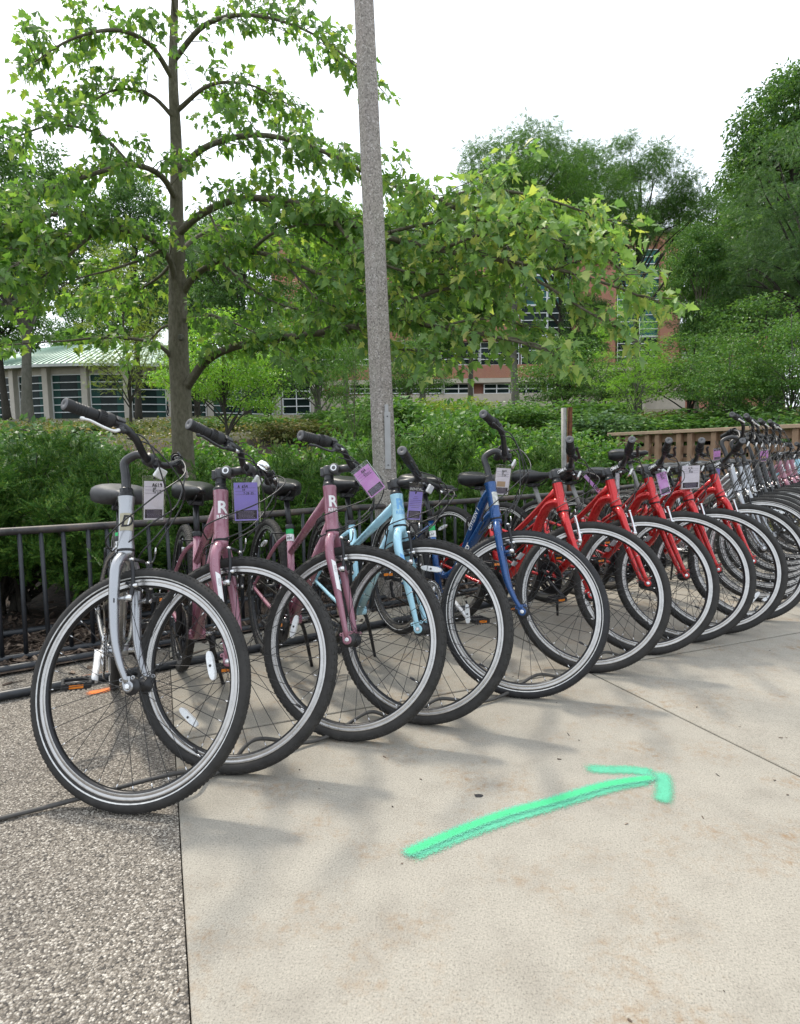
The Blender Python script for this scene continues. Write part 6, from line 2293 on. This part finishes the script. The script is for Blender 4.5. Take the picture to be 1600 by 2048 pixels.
for i, (k, x, y, ps, stt) in enumerate(FAR):
    G2 = 'bicycles at the second rack'
    if k == 's':
        sp = dict(SI, ht=0.165, bar='tall')
    elif k == 'k':
        sp = dict(SI, paint='p_black', ht=0.165, bar='tall')
    else:
        sp = dict(MA, bar='mauve_b', ht=0.174, paint='p_mauve' if k == 'p' else 'p_sky', tyre='slick')
    sp.update(ht_xy=(x, y), psi=ps, steer=stt, lean=-1.5 - (i % 3), label=FL[i], group=G2, refl=(0.4 + i,) if i % 2 else (), seed=20 + i, crank=i * 40, number=None)
    B.append(sp)
for sp in B:
    bicycle(sp)

# ---- marks on the frames -----------------------------------------------------
def head_logo(sp, big, small, mat):
    fr = sp['fr']
    r = 0.0255
    c = sp['hb0'] + BU * (sp['ht'] * 0.56)
    g = wrap(text_mesh(big, 0.060, 0.030), c + BU * 0.010, Yv, BU, BFW, r, 'up')
    decal('logo', g, mat, fr)
    g = wrap(text_mesh(small, 0.0185, 0.022, 0, 1.1), c - BU * 0.023, Yv, BU, BFW, r, 'up')
    decal('lettering', g, mat, fr)
for i in (1, 2):
    head_logo(B[i], 'R', 'REID', M['white_print'])
head_logo(B[3], 'R', 'REID', M['p_sky2'])
for i in (16, 17, 18):
    head_logo(B[i], 'R', 'REID', M['white_print'])

def fork_patch(sp, mat, mat2=None):
    for s in (-1,):
        a = BP0 + BU * 0.285 + Vector((0, s * 0.0570, 0)) + BFW * 0.0085
        b = BP0 + BU * 0.165 + Vector((0, s * 0.0566, 0)) + BFW * 0.024
        d = (a - b).normalized()
        nrm = (BFW * 0.75 + Vector((0, s * 0.66, 0))).normalized()
        nrm = (nrm - d * nrm.dot(d)).normalized()
        g = wrap(patch(0.017, 0.11, 6, 4), a.lerp(b, 0.5), d.cross(nrm) * -1, d, nrm, 0.0153, 'up', 0.0012)
        vs = [(v + d * (0.012 * (j % 7) / 6)) for j, v in enumerate(g[0])]
        decal('fork_decal', (vs, g[1]), mat, sp['fk'])
        if mat2:
            g = wrap(text_mesh('REID', 0.012, 0.0), a.lerp(b, 0.25), d * -1, d.cross(nrm), nrm, 0.0160, 'right', 0.0012)
            decal('lettering', g, mat2, sp['fk'])
for i in (1, 2):
    fork_patch(B[i], M['white_print'], M['grey_print'])
fork_patch(B[3], M['p_sky2'])

# silver bicycle: gold head label with black emblem
sp = B[0]
c = sp['hb0'] + BU * (sp['ht'] * 0.50)
decal('head_label', wrap(patch(0.044, 0.056, 10, 2), c, Yv, BU, BFW, 0.0235, 'up', 0.0006), M['gold_label'], sp['fr'])
decal('emblem', wrap(text_mesh('D', 0.052, 0.018, 0.25), c + BU * 0.0, Yv, BU, BFW, 0.0235, 'up', 0.0014), M['black_print'], sp['fr'])
decal('emblem_highlight', wrap(text_mesh('I', 0.034, 0.01, 0.25), c + Yv * 0.004, Yv, BU, BFW, 0.0235, 'up', 0.0022), M['white_print'], sp['fr'])
# blue bicycle: scuffed silver label and lettering along the tubes
sp = B[4]
c = sp['hb0'] + BU * (sp['ht'] * 0.52)
decal('head_label', wrap(patch(0.033, 0.060, 10, 2), c, Yv, BU, BFW, 0.0232, 'up', 0.0006), M['label_silver'], sp['fr'])
decal('emblem', wrap(text_mesh('J', 0.030, 0.01), c, Yv, BU, BFW, 0.0232, 'up', 0.0012), M['white_print'], sp['fr'])
a = sp['htp'] - BU * 0.03
p0, p1 = a + Vector((-0.185, 0, -0.285)), a + Vector((-0.055, 0, -0.062))
d = (p1 - p0).normalized()
nr = (Vector((0, -1, 0)) + d.cross(Yv) * -0.25).normalized()
nr = (nr - d * nr.dot(d)).normalized()
decal('lettering', wrap(text_mesh('CITIZEN 1', 0.026, 0.008, 0.2, 1.05), p0.lerp(p1, 0.66), d, nr.cross(d), nr, 0.0200, 'right', 0.0012), M['white_print'], sp['fr'])
b = sp['hb0'] + BU * 0.03
p0, p1 = b.lerp(BB, 0.62) + Vector((-0.01, 0, -0.01)), b.lerp(BB, 0.2) + Vector((-0.02, 0, -0.004))
d = (p1 - p0).normalized()
nr = (Vector((0, -1, 0)))
decal('lettering', wrap(text_mesh('JAMIS', 0.042, 0.02, 0.3, 1.1), p0.lerp(p1, 0.45), d, nr.cross(d), nr, 0.0228, 'right', 0.0012), M['white_print'], sp['fr'])
c = BP0 + BU * 0.27 + Vector((0, -0.0568, 0))
decal('fork_emblem', wrap(patch(0.014, 0.020, 6, 2), c, BFW.cross(BU) * -1, BU, (BFW * 0.5 - Yv * 0.86), 0.0155, 'up', 0.001), M['white_print'], sp['fk'])
c = BP0 + BU * 0.25 + Vector((0, -0.0568, 0))
decal('fork_emblem', wrap(patch(0.010, 0.013, 6, 2), c, Yv, BU, (BFW * 0.6 - Yv * 0.8), 0.0152, 'up', 0.001), M['black_print'], B[0]['fk'])
# red bicycles: triangular outline badge, grey slashes on the down tube
for i in range(5, 10):
    sp = B[i]
    c = sp['hb0'] + BU * 0.058
    tri = []
    for (x, y) in ((-0.017, -0.020), (0.020, -0.014), (0.006, 0.024)):
        tri.append((x + 0.006, y, 0))
    ctr = Vector((sum(t[0] for t in tri) / 3, sum(t[1] for t in tri) / 3, 0))
    vs, fs = [], []
    NSB = 6
    for k in range(3):
        a_, b_ = Vector(tri[k]), Vector(tri[(k + 1) % 3])
        o0 = len(vs)
        for j in range(NSB + 1):
            pt = a_.lerp(b_, j / NSB)
            vs += [tuple(pt), tuple(pt.lerp(ctr, 0.30))]
        for j in range(NSB):
            fs.append((o0 + 2 * j, o0 + 2 * j + 2, o0 + 2 * j + 3, o0 + 2 * j + 1))
    decal('badge', wrap((vs, fs), c, Yv, BU, BFW, 0.0262, 'up', 0.0016), M['grey_print'], sp['fr'])
    for kk, (f0, w) in enumerate(((0.60, 0.05), (0.70, 0.035))):
        p = sp['hb0'].lerp(BB, f0) + Vector((0, 0, 0.015))
        d = (sp['hb0'] - BB).normalized()
        decal('slash', wrap(patch(w, 0.030, 3, 6, 0.02), p, d, Yv.cross(d), Vector((0, -1, 0)), 0.0262, 'right', 0.0016), M['grey_print'], sp['fr'])

# bell on the second bicycle
sp = B[1]
bl = MB()
pb = sp['clamp'] + Vector((0.004, 0.078, 0.012))
axis = Vector((0.25, 0.1, 0.95)).normalized()
bl.lathe([(0.0, 0.024), (0.012, 0.0225), (0.021, 0.017), (0.0250, 0.008), (0.0255, 0.0), (0.0240, -0.001)], pb + axis * 0.024, axis, 28, 0)
bl.lathe([(0.0250, -0.011), (0.0255, -0.004), (0.0225, -0.003)], pb + axis * 0.024, axis, 24, 0)
bl.lathe([(0.0, -0.013), (0.0250, -0.011)], pb + axis * 0.024, axis, 24, 1)
bl.tube([pb, pb + axis * 0.014], 0.008, 10, 1)
bl.tube([pb + axis * 0.018 + Vector((0.02, 0, 0)), pb + axis * 0.022 + Vector((0.036, -0.012, 0.002))], 0.003, 8, 1)
bell = put('bell', bl.mesh('bell'), [M['chrome'], M['black']], sp['root'], sp['S4'])

# ------------------------------------------------------------------ cable lock threaded through the front wheels
def lock_cable():
    pts = [Vector((-1.62, 1.42, 0.012)), Vector((-1.30, 1.52, 0.012))]
    W = []
    for sp in B[:10]:
        w = sp['root'].matrix_world @ (sp['S4'] @ BA)
        nn = (sp['root'].matrix_world @ sp['S4']).to_3x3() @ Yv
        fw = nn.cross(Vector((0, 0, 1))).normalized()
        if fw.x < 0:
            fw = -fw
        W.append((w, nn, fw))
    pts.append(Vector((-1.02, 1.66, 0.012)))
    for k, (w, nn, fw) in enumerate(W):
        c = Vector((w.x, w.y, 0)) + fw * (0.06 if k else 0.10)
        n0 = nn.copy()
        if n0.y < 0:
            n0 = -n0
        pts.append(c + Vector((0, 0, 0.068)))
        if k < len(W) - 1:
            c2 = Vector((W[k + 1][0].x, W[k + 1][0].y, 0)) + W[k + 1][2] * 0.06
            pts.append(c.lerp(c2, 0.38) + Vector((0, 0, 0.016)))
            pts.append(c.lerp(c2, 0.66) + Vector((0, 0, 0.020)))
    mb = MB()
    mb.tube(catmull(pts, 8), 0.0068, 10)
    tag(link('cable_lock', mb, M['cable']), 'long dark cable threaded along the ground through the front wheels', 'cable')
lock_cable()

# ------------------------------------------------------------------ rental tags
STROKES = {
 'A': [[(0, 0), (.35, 1), (.6, 0)], [(.1, .4), (.6, .42)]], '6': [[(.5, 1), (.1, .5), (.05, .2), (.3, 0), (.55, .25), (.3, .5), (.08, .3)]],
 '1': [[(.3, 1), (.25, 0)]], '9': [[(.55, .8), (.3, 1), (.08, .7), (.35, .5), (.55, .8), (.5, 0)]], '5': [[(.55, 1), (.12, 1), (.1, .6), (.5, .5), (.45, .08), (.05, .05)]],
 '4': [[(.15, 1), (.1, .45), (.6, .5)], [(.5, .95), (.42, 0)]], 'T': [[(0, .95), (.65, 1)], [(.33, .97), (.28, 0)]], 'P': [[(.1, 0), (.15, 1), (.55, .9), (.5, .55), (.14, .5)]],
 '7': [[(.05, .95), (.6, 1), (.25, 0)]], '2': [[(.08, .8), (.35, 1), (.52, .72), (.05, .02), (.62, .06)]], '8': [[(.5, .85), (.28, 1), (.12, .78), (.5, .3), (.28, 0), (.05, .25), (.5, .85)]],
 '3': [[(.08, .92), (.45, .95), (.25, .55), (.52, .3), (.25, 0), (.02, .1)]], '-': [[(.1, .45), (.5, .48)]], '/': [[(.05, -.05), (.5, 1.05)]], 'H': [[(.08, 0), (.12, 1)], [(.55, 0), (.58, 1)], [(.1, .5), (.56, .52)]],
 'C': [[(.55, .85), (.25, 1), (.08, .5), (.25, .02), (.6, .15)]], 'S': [[(.55, .9), (.2, 1), (.15, .65), (.5, .4), (.4, .02), (.05, .1)]], '0': [[(.3, 1), (.08, .5), (.3, 0), (.55, .5), (.3, 1)]], '.': [[(.2, .05), (.28, .05)]], ' ': []}

def handwriting(mb, s, x, y, h, wmul=0.75, lw=0.10, z=0.0, slope=0.0, mat=0):
    """ink strokes on the card plane (x right, y up)"""
    cx = x
    for ch in s:
        for stq in STROKES.get(ch, []):
            pts = [(cx + px * h * wmul, y + py * h + slope * (cx - x)) for px, py in stq]
            pts = [(p.x, p.y) for p in catmull([Vector((a, b, 0)) for a, b in pts], 4)] if len(pts) > 2 else pts
            vs, fs = [], []
            for i, (a, b) in enumerate(pts):
                a0, b0 = pts[max(0, i - 1)]
                a1, b1 = pts[min(len(pts) - 1, i + 1)]
                t = Vector((a1 - a0, b1 - b0, 0))
                if t.length < 1e-9:
                    t = Vector((1, 0, 0))
                t.normalize()
                nx, ny = -t.y * lw * h / 2, t.x * lw * h / 2
                vs += [(a + nx, b + ny, z), (a - nx, b - ny, z)]
            fs = [(2 * i, 2 * i + 1, 2 * i + 3, 2 * i + 2) for i in range(len(pts) - 1)]
            mb.add(vs, fs, mat, False)
        cx += h * wmul * 0.86

def rental_tag(label, tl, tr, bl, y, card, lines=None, header=False, yaw=0.0, thin=1.0, tie_to=None, rule_m='card_rule', extra=None):
    """clear sleeve with a printed card, hung from the bar. tl/tr/bl: photo corners of the sleeve, y: distance."""
    a, b, c = at(*tl, y), at(*tr, y + yaw), at(*bl, y + 0.01)
    X = (b - a)
    w = X.length
    X.normalize()
    Yd = (c - a)
    h = Yd.length
    N_ = X.cross(Yd).normalized()          # towards the viewer or away
    Yu = N_.cross(X).normalized()
    if Yu.z < 0:
        Yu = -Yu
    N_ = X.cross(Yu).normalized()
    ctr = a + X * w / 2 - Yu * h / 2
    mw = Matrix((( X.x, Yu.x, N_.x, ctr.x), (X.y, Yu.y, N_.y, ctr.y), (X.z, Yu.z, N_.z, ctr.z), (0, 0, 0, 1)))
    root = empty('rental_tag', mw)
    tag(root, label, 'tag', 'rental tags on the handlebars')
    mb = MB()
    mb.box((0, 0, 0), (w, h, 0.0022), (1, 0, 0), (0, 1, 0), bev=0.0008)
    link('sleeve', mb, M['sleeve'], root)
    cw, ch_ = w * 0.86, h * 0.84
    cy = -h * 0.035
    mb = MB()
    mb.box((0, cy, 0), (cw, ch_, 0.0009), (1, 0, 0), (0, 1, 0))
    cd = link('card', mb, M[card], root)
    zf = 0.0007
    def rect(nm, x0, x1, y0, y1, m, z=zf):
        q = MB()
        q.add([(-cw / 2 + cw * x0, cy - ch_ / 2 + ch_ * y0, z), (-cw / 2 + cw * x1, cy - ch_ / 2 + ch_ * y0, z), (-cw / 2 + cw * x1, cy - ch_ / 2 + ch_ * y1, z), (-cw / 2 + cw * x0, cy - ch_ / 2 + ch_ * y1, z)], [(0, 1, 2, 3)], 0, False)
        return link(nm, q, M[m], cd)
    rect('print_block', 0.06, 0.94, 0.04, 0.27, 'card_dark')
    fp = MB()
    rr = random.Random(int(tl[0]))
    for k in range(6):
        yy_ = cy - ch_ / 2 + ch_ * (0.065 + 0.033 * k)
        x0 = -cw / 2 + cw * rr.uniform(0.12, 0.2)
        x1 = cw / 2 - cw * rr.uniform(0.12, 0.22)
        x = x0
        while x < x1:
            l = cw * rr.uniform(0.03, 0.09)
            fp.add([(x, yy_, zf + 0.0002), (min(x1, x + l), yy_, zf + 0.0002), (min(x1, x + l), yy_ + ch_ * 0.012, zf + 0.0002), (x, yy_ + ch_ * 0.012, zf + 0.0002)], [(0, 1, 2, 3)], 0, False)
            x += l + cw * 0.015
    link('fine_print', fp, M['card_rule_light'], cd)
    if header:
        rect('header', 0.0, 1.0, 0.86, 1.0, 'card_dark')
        g = text_mesh('RENTAL', ch_ * 0.115, 0.012)
        q = MB()
        q.add([(x, y_ + cy + ch_ * 0.43, zf + 0.0003) for x, y_, _ in g[0]], g[1], 0, False)
        link('lettering', q, M['white_print'], cd)
        em = MB()        # small plumed helmet emblem
        pts = [(-.5, -.9), (-.1, -.95), (-.15, -.4), (.25, -.5), (.35, -.2), (.05, -.05), (.5, .1), (.45, .5), (.1, .85), (-.4, .8), (-.75, .45), (-.8, -.2)]
        s_ = ch_ * 0.045
        em.add([(x * s_, cy + ch_ * 0.32 + y_ * s_, zf + 0.0002) for x, y_ in pts], [tuple(range(len(pts)))], 0, False)
        link('emblem', em, M['card_dark'], cd)
        rows = MB()
        for k in range(7):
            yy_ = cy + ch_ * (0.20 - 0.055 * k)
            ww = (0.12, 0.2, 0.42, 0.42, 0.42, 0.42, 0.3)[k]
            rows.add([(-cw * ww, yy_, zf + 0.0002), (cw * ww, yy_, zf + 0.0002), (cw * ww, yy_ + ch_ * 0.010, zf + 0.0002), (-cw * ww, yy_ + ch_ * 0.010, zf + 0.0002)], [(0, 1, 2, 3)], 0, False)
        link('ruled_lines', rows, M['card_rule'], cd)
    else:
        rows = MB()
        for k in range(3):
            yy_ = cy + ch_ * (0.355 - 0.085 * k)
            rows.add([(-cw * .44, yy_, zf + 0.0002), (cw * .42, yy_, zf + 0.0002), (cw * .42, yy_ + ch_ * 0.006, zf + 0.0002), (-cw * .44, yy_ + ch_ * 0.006, zf + 0.0002)], [(0, 1, 2, 3)], 0, False)
        link('ruled_lines', rows, M[rule_m], cd)
        if lines:
            hw = MB()
            for k, (s, hh, xo) in enumerate(lines):
                handwriting(hw, s, -cw / 2 + cw * xo, cy + ch_ * (0.36 - 0.085 * k), ch_ * hh, 0.8 * thin, 0.19, zf + 0.0004)
            link('handwriting', hw, M['black_print'], cd)
    if extra == 'tan':
        rect('sticker', 0.15, 0.72, 0.30, 0.50, 'card_tan', zf + 0.0003)
    tie = MB()
    pts = [Vector((0, h * 0.47, 0.002)), Vector((0.006, h * 0.5 + 0.012, 0.006)), Vector((-0.004, h * 0.5 + 0.030, -0.004)), Vector((0.0, h * 0.5 + (tie_to or 0.045), -0.015))]
    tie.tube(catmull(pts, 4), 0.0013, 5)
    tie.box((0, h * 0.45, 0.0022), (0.006, 0.006, 0.004))
    link('zip_tie', tie, M['black'], root)
    return root

rental_tag('pale tag lettered A619 hanging from the silver bicycle', (285, 951), (331.5, 952), (267, 1042.5), 1.93, 'card_pale', [('A619', .085, .42), ('HP', .06, .45), ('9/18', .075, .44)], yaw=0.03)
rental_tag('purple tag lettered A654 on the mauve bicycle with the bell', (462.5, 955), (518, 954), (466, 1046), 2.07, 'card_lilac', [('A 654', .075, .18), ('TP', .055, .36), ('7-28-23', .055, .40)], yaw=0.02)
rental_tag('pink purple tag tilted sideways on the mauve bicycle without bell', (700, 945), (733, 919), (731, 1008), 2.19, 'card_pink', [('A60', .085, .42), ('CS', .065, .44), ('7/27/2', .065, .42)], yaw=0.02)
rental_tag('purple tag headed RENTAL on the pale blue bicycle', (819, 964), (849.5, 966), (818, 1042), 2.40, 'card_lilac', header=True, yaw=0.02)
rental_tag('pale pink tag with tan sticker on the deep blue bicycle', (992, 928), (1025.5, 930), (980, 991), 2.68, 'card_pale', [('A684', .07, .4), ('HP', .06, .42), ('7/24', .07, .4)], yaw=0.03, extra='tan')
rental_tag('dark pink tag seen nearly edge on at the first red bicycle', (1163, 949), (1168, 944), (1198, 984), 3.0, 'card_pink', None, yaw=0.09)
rental_tag('lilac tag seen nearly edge on at the second red bicycle', (1231, 940), (1239, 941), (1233, 991), 3.22, 'card_pale', None, yaw=0.08)
rental_tag('pink tag tilted on the middle red bicycle', (1310, 943), (1331, 936), (1331, 989), 3.36, 'card_pink', [('A17', .09, .35), ('HP', .06, .4), ('7/28', .07, .38)], yaw=0.03)
rental_tag('large white rimmed lilac tag on the fourth red bicycle', (1362, 926), (1403, 924), (1359, 981), 3.42, 'card_pale', [('A176', .07, .35), ('HP', .06, .4), ('7/28', .07, .38)], yaw=0.02)
rental_tag('pink tag with dark header on the nearest far silver bicycle', (1427, 897), (1441.5, 895), (1429, 921), 4.05, 'card_pink', header=True, yaw=0.02)
rental_tag('narrow lilac tag below the pink one beside the last red bicycle', (1431, 935), (1441, 935), (1433, 953), 3.78, 'card_lilac', None, yaw=0.03)
rental_tag('pink tag with orange mark among the far black bicycles', (1520, 900), (1538, 898), (1520, 924), 5.0, 'card_pink', [('A21', .09, .3)], yaw=0.02, extra='tan')
print('objects', len(bpy.data.objects))
